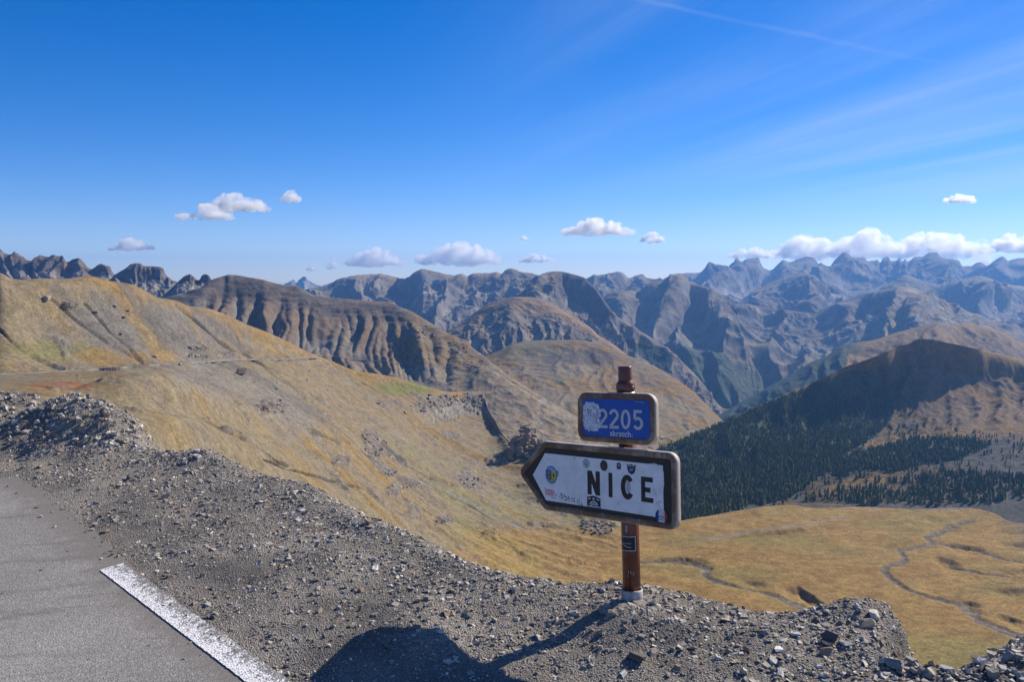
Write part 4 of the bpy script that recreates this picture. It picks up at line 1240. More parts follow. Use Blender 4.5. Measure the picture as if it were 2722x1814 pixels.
# ------------------------------------------------------------------ the shoulder of the road where the photographer stands
EDGE = np.array([(-60, 60), (-14, 17), (-9, 13), (-6.6, 11.3), (-4.9, 9.7), (-3.9, 8.75), (-3.25, 8.05), (-2.68, 7.72), (-2.10, 7.2), (-1.58, 6.72), (-1.0, 6.0), (-0.50, 5.42), (-0.08, 4.92),
                 (0.28, 4.70), (0.56, 4.66), (0.72, 4.60), (0.95, 4.46), (1.22, 4.27), (1.46, 4.24), (1.73, 4.25), (1.81, 4.17), (1.80, 4.02), (1.66, 3.84), (1.71, 3.74), (1.86, 3.66), (2.08, 3.70), (2.4, 3.86), (2.9, 4.2), (4.2, 4.8), (12, 7), (60, 20)], float)
PLANE = (-0.05, 0.076, 0.100)                                      # the shoulder and the road fall gently towards the camera


def plane_z(x, y):
    return np.maximum(PLANE[0] + PLANE[1] * (np.maximum(x, -6.0) - 0.6) + PLANE[2] * (np.minimum(y, 9.0) - 4.33), -0.7)


def on_shelf(px, py):
    """Place on the gently tilted shelf seen at a pixel of the photograph."""
    z = 0.0
    for _ in range(12):
        p = on_plane(px, py, z)
        z = float(plane_z(p[0], p[1]))
    return p


_rd = [on_shelf(a, b) for a, b in [(-160, 1270), (67, 1268), (104, 1291), (182, 1353), (280, 1441), (337, 1498), (384, 1535), (431, 1588), (500, 1636), (571, 1684), (654, 1738), (727, 1800), (800, 1870)]]
ROADX = np.array([(p[1], p[0]) for p in _rd] + [(1.0, 0.9), (-8, 8.4)], float)[::-1]


def road_x(y):
    return np.interp(y, ROADX[:, 0], ROADX[:, 1])


def edge_signed(x, y):
    pts = [tuple(p) for p in EDGE]
    d = line_dist(x, y, pts)
    poly = pts + [(60, -60), (-60, -60)]
    return np.where(inside(x, y, poly), d, -d)


BUMPS = [(-4.42, 8.75, 0.37, 0.62, 0.50), (-3.80, 8.35, 0.20, 0.40, 0.42), (-6.1, 10.3, 0.34, 1.0, 0.8), (-5.2, 8.1, 0.10, 0.8, 0.4), (-2.68, 7.55, 0.07, 0.35, 0.25), (-1.60, 6.55, 0.04, 0.4, 0.3),
         (0.62, 4.14, 0.05, 0.26, 0.20), (1.62, 4.12, 0.05, 0.18, 0.10), (2.35, 3.62, 0.05, 0.35, 0.18)]


def ground_z(x, y, fine=True):
    x, y = np.asarray(x, float), np.asarray(y, float)
    s = edge_signed(x, y)
    onroad = sstep(0.60, -0.05, x - road_x(y)) * sstep(float(ROADX[-1, 0]) + 0.2, float(ROADX[-1, 0]) - 0.1, y)
    z = 0.05 * fbm(x / 0.9, y / 0.9, 3, 501) + 0.018 * fbm(x / 0.22, y / 0.22, 3, 503)
    z = z - 0.02 * sstep(0.9, 1.9, x)
    for bx, by, h, rx, ry in BUMPS:
        z = z + h * np.exp(-(((x - bx) / rx) ** 2 + ((y - by) / ry) ** 2))
    z = z + 0.06 * fbm(x / 0.45, y / 0.45, 4, 505) * sstep(-2.9, -4.2, x) * sstep(7.2, 8.0, y)
    if fine:
        z = z + 0.010 * fbm(x / 0.055, y / 0.055, 4, 507)
    z = z * (1 - onroad) - 0.012 * onroad + plane_z(x, y)
    q = np.clip(0.16 - s - 0.13 * np.exp(-(((x - 1.82) / 0.28) ** 2 + ((y - 4.02) / 0.35) ** 2)), 0, None)
    tip = np.exp(-(((x - 1.82) / 0.28) ** 2 + ((y - 4.02) / 0.35) ** 2))
    q = q * (1 + 2.5 * tip)
    fall = np.where(q < 0.25, q * q * 1.8, 0.1125 + (q - 0.25) * 0.95)
    fall = np.minimum(fall, 0.1125 + 70 * 0.95)
    return z - fall


xs = np.concatenate([np.linspace(-60, -8, 30)[:-1], np.linspace(-8, -4, 100)[:-1], np.linspace(-4, 3.0, 300)[:-1], np.linspace(3.0, 6, 30)[:-1], np.linspace(6, 60, 30)])
ys = np.concatenate([np.linspace(-20, 2.4, 20)[:-1], np.linspace(2.4, 6.2, 180)[:-1], np.linspace(6.2, 11.5, 130)[:-1], np.linspace(11.5, 70, 40)])
gx, gy = np.meshgrid(xs, ys)
gz = ground_z(gx, gy)


def gravel_ground_mat():
    m, n, l, b = new_mat('dark gravelly earth')
    b.inputs['Roughness'].default_value = 0.92
    b.inputs['Specular IOR Level'].default_value = 0.2
    g = nd(n, 'ShaderNodeNewGeometry')
    big = nd(n, 'ShaderNodeTexNoise')
    setin(big, Scale=1.6, Detail=5.0, Roughness=0.6)
    l.new(g.outputs['Position'], big.inputs['Vector'])
    fine = nd(n, 'ShaderNodeTexNoise')
    setin(fine, Scale=75.0, Detail=6.0, Roughness=0.7)
    l.new(g.outputs['Position'], fine.inputs['Vector'])
    vor = nd(n, 'ShaderNodeTexVoronoi')
    setin(vor, Scale=110.0)
    l.new(g.outputs['Position'], vor.inputs['Vector'])
    r = nd(n, 'ShaderNodeValToRGB')
    r.color_ramp.elements[0].position, r.color_ramp.elements[0].color = 0.32, (0.132, 0.122, 0.109, 1)
    r.color_ramp.elements[1].position, r.color_ramp.elements[1].color = 0.70, (0.33, 0.307, 0.274, 1)
    l.new(fine.outputs[0], r.inputs[0])
    mx = nd(n, 'ShaderNodeMix', data_type='RGBA', blend_type='MULTIPLY')
    r2 = nd(n, 'ShaderNodeValToRGB')
    r2.color_ramp.elements[0].position, r2.color_ramp.elements[0].color = 0.35, (0.62, 0.62, 0.63, 1)
    r2.color_ramp.elements[1].position, r2.color_ramp.elements[1].color = 0.66, (1.38, 1.34, 1.27, 1)
    l.new(big.outputs[0], r2.inputs[0])
    mx.inputs['Factor'].default_value = 1.0
    l.new(r.outputs[0], mx.inputs[6])
    l.new(r2.outputs[0], mx.inputs[7])
    l.new(mx.outputs[2], b.inputs['Base Color'])
    add = nd(n, 'ShaderNodeMath', operation='MULTIPLY_ADD')
    l.new(fine.outputs[0], add.inputs[0])
    add.inputs[1].default_value = 0.7
    l.new(vor.outputs['Distance'], add.inputs[2])
    bp = nd(n, 'ShaderNodeBump')
    setin(bp, Strength=0.9, Distance=0.012)
    l.new(add.outputs[0], bp.inputs['Height'])
    l.new(bp.outputs[0], b.inputs['Normal'])
    return m


M_EARTH = gravel_ground_mat()
link('roadside_ground', make_mesh('roadside_ground', np.stack([gx, gy, gz], -1).reshape(-1, 3), grid_faces(len(ys), len(xs)), True), M_EARTH, kind='structure')


# asphalt
def asphalt_mat():
    m, n, l, b = new_mat('worn asphalt')
    b.inputs['Roughness'].default_value = 0.85
    b.inputs['Specular IOR Level'].default_value = 0.3
    g = nd(n, 'ShaderNodeNewGeometry')
    vor = nd(n, 'ShaderNodeTexVoronoi')
    setin(vor, Scale=175.0, Randomness=1.0)
    l.new(g.outputs['Position'], vor.inputs['Vector'])
    sepc = nd(n, 'ShaderNodeSeparateColor')
    l.new(vor.outputs['Color'], sepc.inputs[0])
    r = nd(n, 'ShaderNodeValToRGB')
    e = r.color_ramp.elements
    e[0].position, e[0].color = 0.0, (0.175, 0.165, 0.152, 1)
    e[1].position, e[1].color = 1.0, (0.46, 0.435, 0.405, 1)
    k = e.new(0.55)
    k.color = (0.28, 0.264, 0.243, 1)
    k = e.new(0.9)
    k.color = (0.36, 0.34, 0.31, 1)
    l.new(sepc.outputs[0], r.inputs[0])
    big = nd(n, 'ShaderNodeTexNoise')
    setin(big, Scale=0.8, Detail=6.0, Roughness=0.6)
    l.new(g.outputs['Position'], big.inputs['Vector'])
    mr = nd(n, 'ShaderNodeMapRange')
    l.new(big.outputs[0], mr.inputs[0])
    mr.inputs[1].default_value, mr.inputs[2].default_value = 0.3, 0.7
    mr.inputs[3].default_value, mr.inputs[4].default_value = 0.82, 1.16
    sc_ = nd(n, 'ShaderNodeVectorMath', operation='SCALE')
    l.new(r.outputs[0], sc_.inputs[0])
    l.new(mr.outputs[0], sc_.inputs['Scale'])
    # damp or dusty brown streaks
    mp = nd(n, 'ShaderNodeMapping')
    mp.inputs['Scale'].default_value = (0.9, 7.0, 1)
    mp.inputs['Rotation'].default_value = (0, 0, R(8))
    l.new(g.outputs['Position'], mp.inputs[0])
    st = nd(n, 'ShaderNodeTexNoise')
    setin(st, Scale=1.1, Detail=5.0, Roughness=0.6)
    l.new(mp.outputs[0], st.inputs['Vector'])
    ms = nd(n, 'ShaderNodeMapRange')
    l.new(st.outputs[0], ms.inputs[0])
    ms.inputs[1].default_value, ms.inputs[2].default_value = 0.56, 0.70
    ms.inputs[4].default_value = 0.55
    mx = nd(n, 'ShaderNodeMix', data_type='RGBA')
    l.new(ms.outputs[0], mx.inputs['Factor'])
    l.new(sc_.outputs[0], mx.inputs[6])
    mx.inputs[7].default_value = (0.11, 0.09, 0.07, 1)
    # fine dust and dirt blown in from the verge
    at = nd(n, 'ShaderNodeAttribute', attribute_name='Col')
    dn = nd(n, 'ShaderNodeTexNoise')
    setin(dn, Scale=9.0, Detail=8.0, Roughness=0.7)
    l.new(g.outputs['Position'], dn.inputs['Vector'])
    dm = nd(n, 'ShaderNodeMath', operation='MULTIPLY_ADD')
    l.new(at.outputs['Fac'], dm.inputs[0])
    dm.inputs[1].default_value = 0.75
    l.new(dn.outputs[0], dm.inputs[2])
    dr = nd(n, 'ShaderNodeMapRange')
    l.new(dm.outputs[0], dr.inputs[0])
    dr.inputs[1].default_value, dr.inputs[2].default_value = 0.72, 1.05
    dr.inputs[4].default_value = 0.85
    mz = nd(n, 'ShaderNodeMix', data_type='RGBA')
    l.new(dr.outputs[0], mz.inputs['Factor'])
    l.new(mx.outputs[2], mz.inputs[6])
    mz.inputs[7].default_value = (0.20, 0.18, 0.155, 1)
    l.new(mz.outputs[2], b.inputs['Base Color'])
    bp = nd(n, 'ShaderNodeBump')
    setin(bp, Strength=0.5, Distance=0.004)
    l.new(vor.outputs['Distance'], bp.inputs['Height'])
    l.new(bp.outputs[0], b.inputs['Normal'])
    return m, vor, big


M_ASPHALT, _, _ = asphalt_mat()
ry = np.concatenate([np.linspace(-8, 2.8, 24)[:-1], np.linspace(2.8, float(ROADX[-1, 0]), 220)])
rx_edge = road_x(ry) + 0.05 * fbm(ry / 0.25, ry * 0 + 1, 4, 601)
t = np.linspace(0, 1, 30)
RX = -12 + (rx_edge[:, None] + 12) * t[None]
RY = np.repeat(ry[:, None], 30, 1) + 0.07 * fbm(RX / 0.5, RX * 0 + 4, 3, 603) * (ry[:, None] > 6.5)
link('road', make_mesh('road', np.stack([RX, RY, plane_z(RX, RY) + 0.001 + 0.001 * fbm(RX, RY, 2, 605)], -1).reshape(-1, 3), grid_faces(len(ry), 30), True, np.repeat(np.clip(1 - (rx_edge[:, None, None] - RX[..., None]) / 0.55, 0, 1).reshape(-1, 1), 3, 1)), M_ASPHALT, kind='structure')


def paint_mat():
    m, n, l, b = new_mat('worn white road paint')
    b.inputs['Roughness'].default_value = 0.8
    g = nd(n, 'ShaderNodeNewGeometry')
    vor = nd(n, 'ShaderNodeTexVoronoi')
    setin(vor, Scale=120.0)
    l.new(g.outputs['Position'], vor.inputs['Vector'])
    t = nd(n, 'ShaderNodeTexNoise')
    setin(t, Scale=30.0, Detail=8.0, Roughness=0.75)
    l.new(g.outputs['Position'], t.inputs['Vector'])
    sepc = nd(n, 'ShaderNodeSeparateColor')
    l.new(vor.outputs['Color'], sepc.inputs[0])
    ad = nd(n, 'ShaderNodeMath', operation='MULTIPLY_ADD')
    l.new(sepc.outputs[0], ad.inputs[0])
    ad.inputs[1].default_value = 0.16
    l.new(t.outputs[0], ad.inputs[2])
    at = nd(n, 'ShaderNodeAttribute', attribute_name='Col')
    big = nd(n, 'ShaderNodeTexNoise')
    setin(big, Scale=7.0, Detail=5.0, Roughness=0.65)
    l.new(g.outputs['Position'], big.inputs['Vector'])
    edge = nd(n, 'ShaderNodeMath', operation='MULTIPLY')
    l.new(at.outputs['Fac'], edge.inputs[0])
    l.new(big.outputs[0], edge.inputs[1])
    sb = nd(n, 'ShaderNodeMath', operation='MULTIPLY_ADD')
    l.new(edge.outputs[0], sb.inputs[0])
    sb.inputs[1].default_value = -0.42
    l.new(ad.outputs[0], sb.inputs[2])
    ad = sb
    r = nd(n, 'ShaderNodeValToRGB')
    e = r.color_ramp.elements
    e[0].position, e[0].color = 0.40, (0.22, 0.21, 0.195, 1)
    e[1].position, e[1].color = 0.53, (0.80, 0.79, 0.77, 1)
    l.new(ad.outputs[0], r.inputs[0])
    l.new(r.outputs[0], b.inputs['Base Color'])
    bp = nd(n, 'ShaderNodeBump')
    setin(bp, Strength=0.7, Distance=0.005)
    l.new(vor.outputs['Distance'], bp.inputs['Height'])
    l.new(bp.outputs[0], b.inputs['Normal'])
    return m


L0, L1 = on_shelf(265, 1519)[:2], on_shelf(649, 1814)[:2]       # inner edge of the painted line
dirl = (L1 - L0) / np.linalg.norm(L1 - L0)
nrm = np.array([-dirl[1], dirl[0]])
s = np.linspace(0, 6.0, 500)
wl_ = 0.135
endcut = np.array([0.0, 0.30, 0.7, 1.0])
V = []
for k, w in enumerate(np.linspace(0, wl_, 6)):
    p = L0 + dirl * s[:, None] + nrm * w
    p = p + dirl * (0.16 * k / 5 * np.exp(-s / 0.2))[:, None] * 0.0
    jit = 0.006 * fbm(s / 0.03, s * 0 + k, 3, 611) * (1 if k in (0, 5) else 0)
    p = p + nrm * jit[:, None]
    V.append(np.concatenate([p, (plane_z(p[:, 0], p[:, 1]) + 0.0060)[:, None]], 1))
V = np.array(V)
lc = np.repeat(np.linspace(0, 1, 6), len(s))[:, None] * np.ones((1, 3))
link('road_line', make_mesh('road_line', V.reshape(-1, 3), grid_faces(6, len(s))[:, ::-1], True, lc), paint_mat(), kind='structure')


# ------------------------------------------------------------------ gravel and stones
def stone_mat():
    m, n, l, b = new_mat('shale')
    b.inputs['Roughness'].default_value = 0.7
    b.inputs['Specular IOR Level'].default_value = 0.35
    at = nd(n, 'ShaderNodeAttribute', attribute_name='Col')
    oi = nd(n, 'ShaderNodeObjectInfo')
    g = nd(n, 'ShaderNodeNewGeometry')
    t = nd(n, 'ShaderNodeTexNoise')
    setin(t, Scale=60.0, Detail=6.0, Roughness=0.7)
    l.new(g.outputs['Position'], t.inputs['Vector'])
    mr = nd(n, 'ShaderNodeMapRange')
    l.new(t.outputs[0], mr.inputs[0])
    mr.inputs[1].default_value, mr.inputs[2].default_value = 0.25, 0.75
    mr.inputs[3].default_value, mr.inputs[4].default_value = 0.65, 1.35
    a = nd(n, 'ShaderNodeVectorMath', operation='MULTIPLY')
    l.new(at.outputs['Color'], a.inputs[0])
    l.new(oi.outputs['Color'], a.inputs[1])
    c = nd(n, 'ShaderNodeVectorMath', operation='SCALE')
    l.new(a.outputs[0], c.inputs[0])
    l.new(mr.outputs[0], c.inputs['Scale'])
    l.new(c.outputs[0], b.inputs['Base Color'])
    bp = nd(n, 'ShaderNodeBump')
    setin(bp, Strength=0.4, Distance=0.004)
    l.new(t.outputs[0], bp.inputs['Height'])
    l.new(bp.outputs[0], b.inputs['Normal'])
    return m


M_STONE = stone_mat()


def shard_variants(n):
    out = []
    base = np.array([(x, y, z) for z in (-1, 1) for y in (-1, 1) for x in (-1, 1)], float)
    fc = np.array([[0, 2, 3, 1], [4, 5, 7, 6], [0, 1, 5, 4], [2, 6, 7, 3], [0, 4, 6, 2], [1, 3, 7, 5]])
    for k in range(n):
        r = np.random.default_rng(700 + k)
        v = base + r.uniform(-0.62, 0.45, (8, 3)) * np.sign(base)
        v[4:, :2] *= r.uniform(0.45, 0.95)
        out.append(v * 0.5)
    return out, fc


SHARDS, SHARD_F = shard_variants(40)
PALETTE = np.array([(0.145, 0.134, 0.119), (0.175, 0.162, 0.145), (0.215, 0.198, 0.176), (0.26, 0.236, 0.205), (0.32, 0.295, 0.26), (0.39, 0.365, 0.33), (0.48, 0.455, 0.42), (0.26, 0.195, 0.14), (0.10, 0.092, 0.085)])
PAL_P = np.array([0.15, 0.18, 0.19, 0.16, 0.12, 0.08, 0.035, 0.045, 0.03])
PALETTE = PALETTE * 1.22 * np.array([1.025, 1.0, 0.96])


def ground_normal(x, y, h=0.05):
    dx = (ground_z(x + h, y, False) - ground_z(x - h, y, False)) / (2 * h)
    dy = (ground_z(x, y + h, False) - ground_z(x, y - h, False)) / (2 * h)
    n = np.stack([-dx, -dy, np.ones_like(dx)], -1)
    return n / np.linalg.norm(n, axis=-1, keepdims=True)


def scatter(x, y, size, flat, tilt, sink, seed, pal_p=PAL_P):
    """Shale shards as one mesh: arrays of positions and sizes -> vertices, faces, colours."""
    r = np.random.default_rng(seed)
    n = len(x)
    base = np.array(SHARDS)[r.integers(0, len(SHARDS), n)]
    dims = np.stack([size, size * r.uniform(0.45, 0.95, n), size * r.uniform(0.5, 1.3, n) * flat], -1)
    v = base * dims[:, None]
    # tilt about a random level axis, then spin, then lean with the ground
    a, ph = r.normal(0, tilt, n), r.uniform(0, 6.28, n)
    ax = np.stack([np.cos(ph), np.sin(ph), 0 * ph], -1)
    ca, sa = np.cos(a)[:, None, None], np.sin(a)[:, None, None]
    axb = np.broadcast_to(ax[:, None], v.shape)
    v = v * ca + np.cross(axb, v) * sa + axb * (axb * v).sum(-1, keepdims=True) * (1 - ca)
    sp = r.uniform(0, 6.28, n)
    c_, s_ = np.cos(sp)[:, None], np.sin(sp)[:, None]
    v = np.stack([v[..., 0] * c_ - v[..., 1] * s_, v[..., 0] * s_ + v[..., 1] * c_, v[..., 2]], -1)
    gn = ground_normal(x, y)
    t1 = np.stack([gn[:, 2], 0 * gn[:, 0], -gn[:, 0]], -1)
    t1 /= np.linalg.norm(t1, axis=-1, keepdims=True)
    t2 = np.cross(gn, t1)
    v = v[..., :1] * t1[:, None] + v[..., 1:2] * t2[:, None] + v[..., 2:] * gn[:, None]
    z = ground_z(x, y)
    onr = (x < road_x(y)) & (y < ROADX[-1, 0])
    z = np.where(onr, plane_z(x, y) + 0.004, z)
    hz = dims[:, 2] * 0.5
    v = v + np.stack([x, y, z + hz * (1 - 2 * sink)], -1)[:, None]
    ci = r.choice(len(PALETTE), n, p=pal_p / pal_p.sum())
    c = PALETTE[ci] * r.uniform(0.75, 1.25, n)[:, None]
    f = (SHARD_F[None] + (np.arange(n) * 8)[:, None, None]).reshape(-1, 4)
    return v.reshape(-1, 3), f, np.repeat(c, 8, 0)


def candidates(n, x0, x1, y0, y1):
    x, y = rng.uniform(x0, x1, n), rng.uniform(y0, y1, n)
    z = ground_z(x, y, False)
    px, py = project(np.stack([x, y, z], -1))
    m = (px > -60) & (px < 2790) & (py < 1900)
    return x[m], y[m], z[m]


def on_shoulder(x, y):
    """How gravelly a place is: 1 on the shoulder, thinning out on the asphalt, 0 well past the edge."""
    s = edge_signed(x, y)
    g = sstep(-0.9, -0.45, s)
    rd = x - road_x(y)
    spread = 0.10 + 0.10 * fbm(x / 0.3, y / 0.3, 3, 711)
    near = sstep(-0.02, spread, rd + 0.07 + 0.10 * fbm(x / 0.12, y / 0.12, 3, 713))
    near = np.where(y > ROADX[-1, 0], 1.0, near)
    # the gravel creeps over the outer half of the painted line
    return g * np.clip(near + 0.012 * np.exp(np.minimum(rd, 0) / 0.5), 0, 1)


VS, FS, CS, off = [], [], [], 0
for cnt, box, smin, smax, pw, flat, tilt, sink, sd_, dens in (
        (150000, (-4.6, 3.2, 2.7, 8.6), 0.005, 0.017, 1.6, 0.42, 0.35, 0.35, 1, 1.0),
        (60000, (-5.0, 3.2, 2.7, 9.0), 0.012, 0.036, 2.0, 0.38, 0.38, 0.28, 2, 0.9),
        (16000, (-8.5, -2.6, 6.6, 12.5), 0.016, 0.075, 2.2, 0.5, 0.6, 0.2, 3, 1.0),
        (5200, (0.9, 3.6, 2.8, 4.7), 0.016, 0.052, 2.0, 0.42, 0.6, 0.2, 4, 1.0),
        (26000, (-4.6, 2.4, 3.4, 8.6), 0.012, 0.046, 1.7, 0.22, 0.5, 0.15, 5, 1.0)):
    x, y, z = candidates(cnt, *box)
    d = on_shoulder(x, y) * dens
    if sd_ == 1:
        d = d * (0.12 + 0.88 * sstep(-0.3, 0.3, fbm(x / 0.5, y / 0.5, 4, 721)))
    if sd_ == 2:
        d = d * (0.06 + 0.94 * sstep(-0.2, 0.35, fbm(x / 0.6, y / 0.6, 4, 723) + 0.5 * sstep(0.9, 0.15, edge_signed(x, y))))
    if sd_ == 3:
        d = d * sstep(0.05, 0.14, z + 0.05 * sstep(6.6, 7.4, y))
    if sd_ == 4:
        d = d * sstep(1.55, 2.2, x + 0.9 * (3.75 - y))
    if sd_ == 5:                                                  # pale flakes along the crest
        d = d * sstep(1.1, 0.2, edge_signed(x, y)) * sstep(-0.3, 0.3, fbm(x / 0.4, y / 0.4, 4, 725))
    k = rng.random(len(x)) < d
    x, y = x[k], y[k]
    size = smin + (smax - smin) * rng.random(len(x)) ** (pw * 1.6)
    v, f, c = scatter(x, y, size, flat, tilt, sink, 730 + sd_, PAL_P * np.array([1, 1, 1, 1, 1.3, 1.6, 2.0, 1, 1]) if sd_ in (3, 4) else PAL_P * np.array([0.4, 0.6, 1, 1.2, 1.6, 2.2, 2.6, 1.5, 0.5]) if sd_ == 5 else PAL_P)
    VS.append(v)
    FS.append(f + off)
    CS.append(c)
    off += len(v)
gravel_me = make_mesh('gravel', np.concatenate(VS), np.concatenate(FS), False, np.concatenate(CS))
link('gravel', gravel_me, M_STONE, kind='stuff')


def boulder_mesh(seed, flat):
    """A broken piece of shale: an ico ball cut by a dozen planes."""
    import bmesh
    r = np.random.default_rng(seed)
    bm = bmesh.new()
    bmesh.ops.create_icosphere(bm, subdivisions=3, radius=1.0)
    pl = []
    for k in range(11):
        n = r.normal(size=3)
        if k < 2:
            n = np.array([0.12 * r.normal(), 0.12 * r.normal(), 1 if k == 0 else -1])
        n /= np.linalg.norm(n)
        pl.append((n, r.uniform(0.42, 0.8) if k > 1 else 0.55))
    V = np.array([v.co[:] for v in bm.verts])
    for n, d in pl:
        e = V @ n - d
        V = V - np.where(e > 0, e, 0)[:, None] * n
    V += 0.03 * np.stack([fbm(V[:, 0] * 3 + i, V[:, 1] * 3 + V[:, 2] * 2, 3, seed + i) for i in range(3)], -1)
    V[:, 2] *= flat
    V *= np.array([1, r.uniform(0.55, 0.9), 1])
    ext = V.max(0) - V.min(0)
    V /= ext[0]
    fc = np.array([[v.index for v in f.verts] for f in bm.faces])
    bm.free()
    V[:, 2] -= V[:, 2].min()
    me = make_mesh('stone', V, fc, False, np.ones((len(V), 3)))
    me.materials.append(M_STONE)
    return me


STONES = [boulder_mesh(800 + k, (0.35, 0.5, 0.7, 0.9)[k % 4]) for k in range(12)]
TONE = {'grey': (0.22, 0.205, 0.188), 'dark': (0.10, 0.09, 0.08), 'tan': (0.33, 0.27, 0.20), 'pale': (0.40, 0.375, 0.335), 'rust': (0.25, 0.165, 0.115), 'blue': (0.26, 0.265, 0.27)}


def put_stone(px, py, wpx, tone, kind, label, group=None, rot=None, tilt=None, lift=0.0, sink=0.22):
    p = on_plane(px, py, 0.0)
    for _ in range(5):
        p = on_plane(px, py, float(ground_z(p[0], p[1], False)) + 0.01 + lift)
    size = wpx * p[1] / F_PX
    o = bpy.data.objects.new('stone', STONES[kind % 12])
    COL.objects.link(o)
    sz = size * (0.9 + 0.2 * random.random())
    o.scale = (sz, sz, sz)
    hgt = sz * (0.35, 0.5, 0.7, 0.9)[kind % 4]
    o.location = (p[0], p[1], float(ground_z(p[0], p[1], False)) - sink * hgt * 0.6 + lift)
    o.rotation_euler = (tilt if tilt is not None else random.gauss(0, 0.18), random.gauss(0, 0.18), rot if rot is not None else random.uniform(0, 6.28))
    sh_ = random.uniform(0.85, 1.15)
    o.color = (*[c * sh_ for c in TONE[tone]], 1)
    tag(o, None, label, 'stone', group)
    return o


NAMED = [
    (979, 1389, 22, 'rust', 2, 'brown block of stone on the crest, left of a paler one'),
    (1001, 1378, 18, 'tan', 2, 'pale tan stone perched on the crest beside a brown block'),
    (969, 1396, 14, 'rust', 1, 'small brown stone just under the brown block on the crest'),
    (1160, 1437, 34, 'tan', 0, 'long tan slab lying along the crest midway to the sign'),
    (1277, 1458, 28, 'grey', 2, 'rounded grey stone at the crest, last before the sign'),
    (1135, 1571, 32, 'blue', 0, 'smooth flat blue-grey slab standing alone on the gravel slope'),
    (1110, 1597, 16, 'tan', 3, 'upright splinter of stone just below the flat blue-grey slab'),
    (773, 1627, 18, 'pale', 2, 'whitish stone on the gravel near the painted line'),
    (848, 1624, 20, 'tan', 2, 'round tan pebble right of the whitish stone'),
    (956, 1570, 20, 'rust', 2, 'brown stone on the gravel with a small dark neighbour'),
    (940, 1566, 14, 'dark', 1, 'small dark stone touching the brown stone on the gravel'),
    (280, 1411, 26, 'rust', 0, 'flat brown stone at the edge of the asphalt'),
    (440, 1322, 22, 'tan', 2, 'tan stone below the left gravel heap'),
    (405, 1306, 20, 'grey', 1, 'grey stone to the left of the tan stone below the heap'),
    (493, 1246, 24, 'tan', 0, 'pale curved slab near the crest right of the heap'),
    (460, 1465, 30, 'grey', 0, 'flat grey slab sunk in the gravel above the painted line'),
    (670, 1303, 22, 'tan', 1, 'light tan stone high on the gravel slope'),
    (1530, 1578, 22, 'pale', 2, 'pale stone left of the sign post foot'),
    (1527, 1629, 30, 'pale', 1, 'pale knobbly stone beside the shadow of the post'),
    (1555, 1710, 16, 'tan', 3, 'pointed splinter of rock standing below the concrete footing'),
    (1597, 1722, 18, 'tan', 3, 'small pointed tan stone under the concrete footing'),
    (1690, 1752, 70, 'dark', 1, 'dark block added to fill the shaded undercut below the sign footing'),  # dark stone standing in for the shaded hole under the footing
    (1732, 1733, 22, 'tan', 2, 'tan stone resting above the dark undercut'),
    (1767, 1737, 16, 'grey', 1, 'small grey stone right of the tan stone above the dark undercut'),
    (1975, 1760, 0.1 + 14, 'dark', 1, 'small dark stone beside a light flat stone near the bottom of the picture'),
    (2082, 1782, 34, 'pale', 0, 'light flat stone with a dark gap under it on the lower shoulder'),
    (2072, 1764, 20, 'tan', 2, 'tan stone sitting behind the light flat stone'),
    (1977, 1785, 24, 'pale', 2, 'pale angular stone with a dark shadow on the lower shoulder'),
    (2078, 1700, 26, 'blue', 0, 'blue-grey flat stone on the shoulder right of the sign'),
    (2250, 1710, 36, 'blue', 0, 'large smooth blue-grey flat stone under the broken corner'),
    (2112, 1684, 26, 'pale', 0, 'light flat stone above the blue-grey one right of the sign'),
    (2190, 1735, 38, 'rust', 2, 'brown wedge of rock in the dark hollow under the corner'),
    (2205, 1695, 42, 'dark', 2, 'dark brown rock leaning in the hollow under the corner'),
    (2195, 1712, 34, 'dark', 1, 'dark slab under the leaning brown rock'),
    (2218, 1606, 48, 'grey', 2, 'grey rounded rock on the rim left of the broken corner'),
    (2290, 1598, 30, 'pale', 0, 'pale capping stone on the rim of the broken corner'),
    (2322, 1618, 42, 'pale', 3, 'tall pale slab standing at the very tip of the broken corner'),
    (2300, 1634, 50, 'tan', 0, 'thin tan plate jutting out below the tip of the corner'),
    (2283, 1612, 22, 'blue', 2, 'bluish stone between the cap and the tip of the corner'),
    (1926, 1645, 28, 'tan', 0, 'tan stone midway between the post and the broken corner'),
    (2380, 1770, 78, 'grey', 1, 'long grey boulder lying in the notch of the edge'),
    (2350, 1760, 26, 'pale', 2, 'small pale stone at the left end of the long grey boulder'),
    (2424, 1765, 32, 'grey', 2, 'round grey stone right of the long boulder'),
    (2520, 1782, 46, 'blue', 1, 'smooth blue-grey boulder in the heap at the right'),
    (2470, 1795, 44, 'tan', 2, 'tan angular block below the blue-grey boulder'),
    (2640, 1737, 34, 'pale', 2, 'white rounded stone on top of the right-hand heap'),
    (2600, 1742, 36, 'dark', 1, 'black flat stone left of the white rounded one on the heap'),
    (2700, 1735, 40, 'pale', 1, 'pale broad stone at the top of the heap by the picture edge'),
    (2640, 1795, 40, 'grey', 2, 'grey pyramid-shaped stone low in the right-hand heap'),
    (2675, 1778, 34, 'pale', 0, 'pale pointed shard leaning in the right-hand heap'),
    (13, 1071, 20, 'tan', 2, 'tan stone on top of the far left gravel heap'),
    (74, 1151, 14, 'tan', 2, 'small tan stone in the dark gully of the left heap'),
    (262, 1158, 34, 'tan', 1, 'tan boulder on the sunlit flank of the left heap'),
    (310, 1163, 24, 'rust', 1, 'brown stone right of the tan boulder on the heap'),
    (342, 1173, 28, 'dark', 1, 'dark stone low on the right flank of the heap'),
]
for px, py, w, tone, kd, lab in NAMED:
    put_stone(px, py, w, tone, kd, lab)

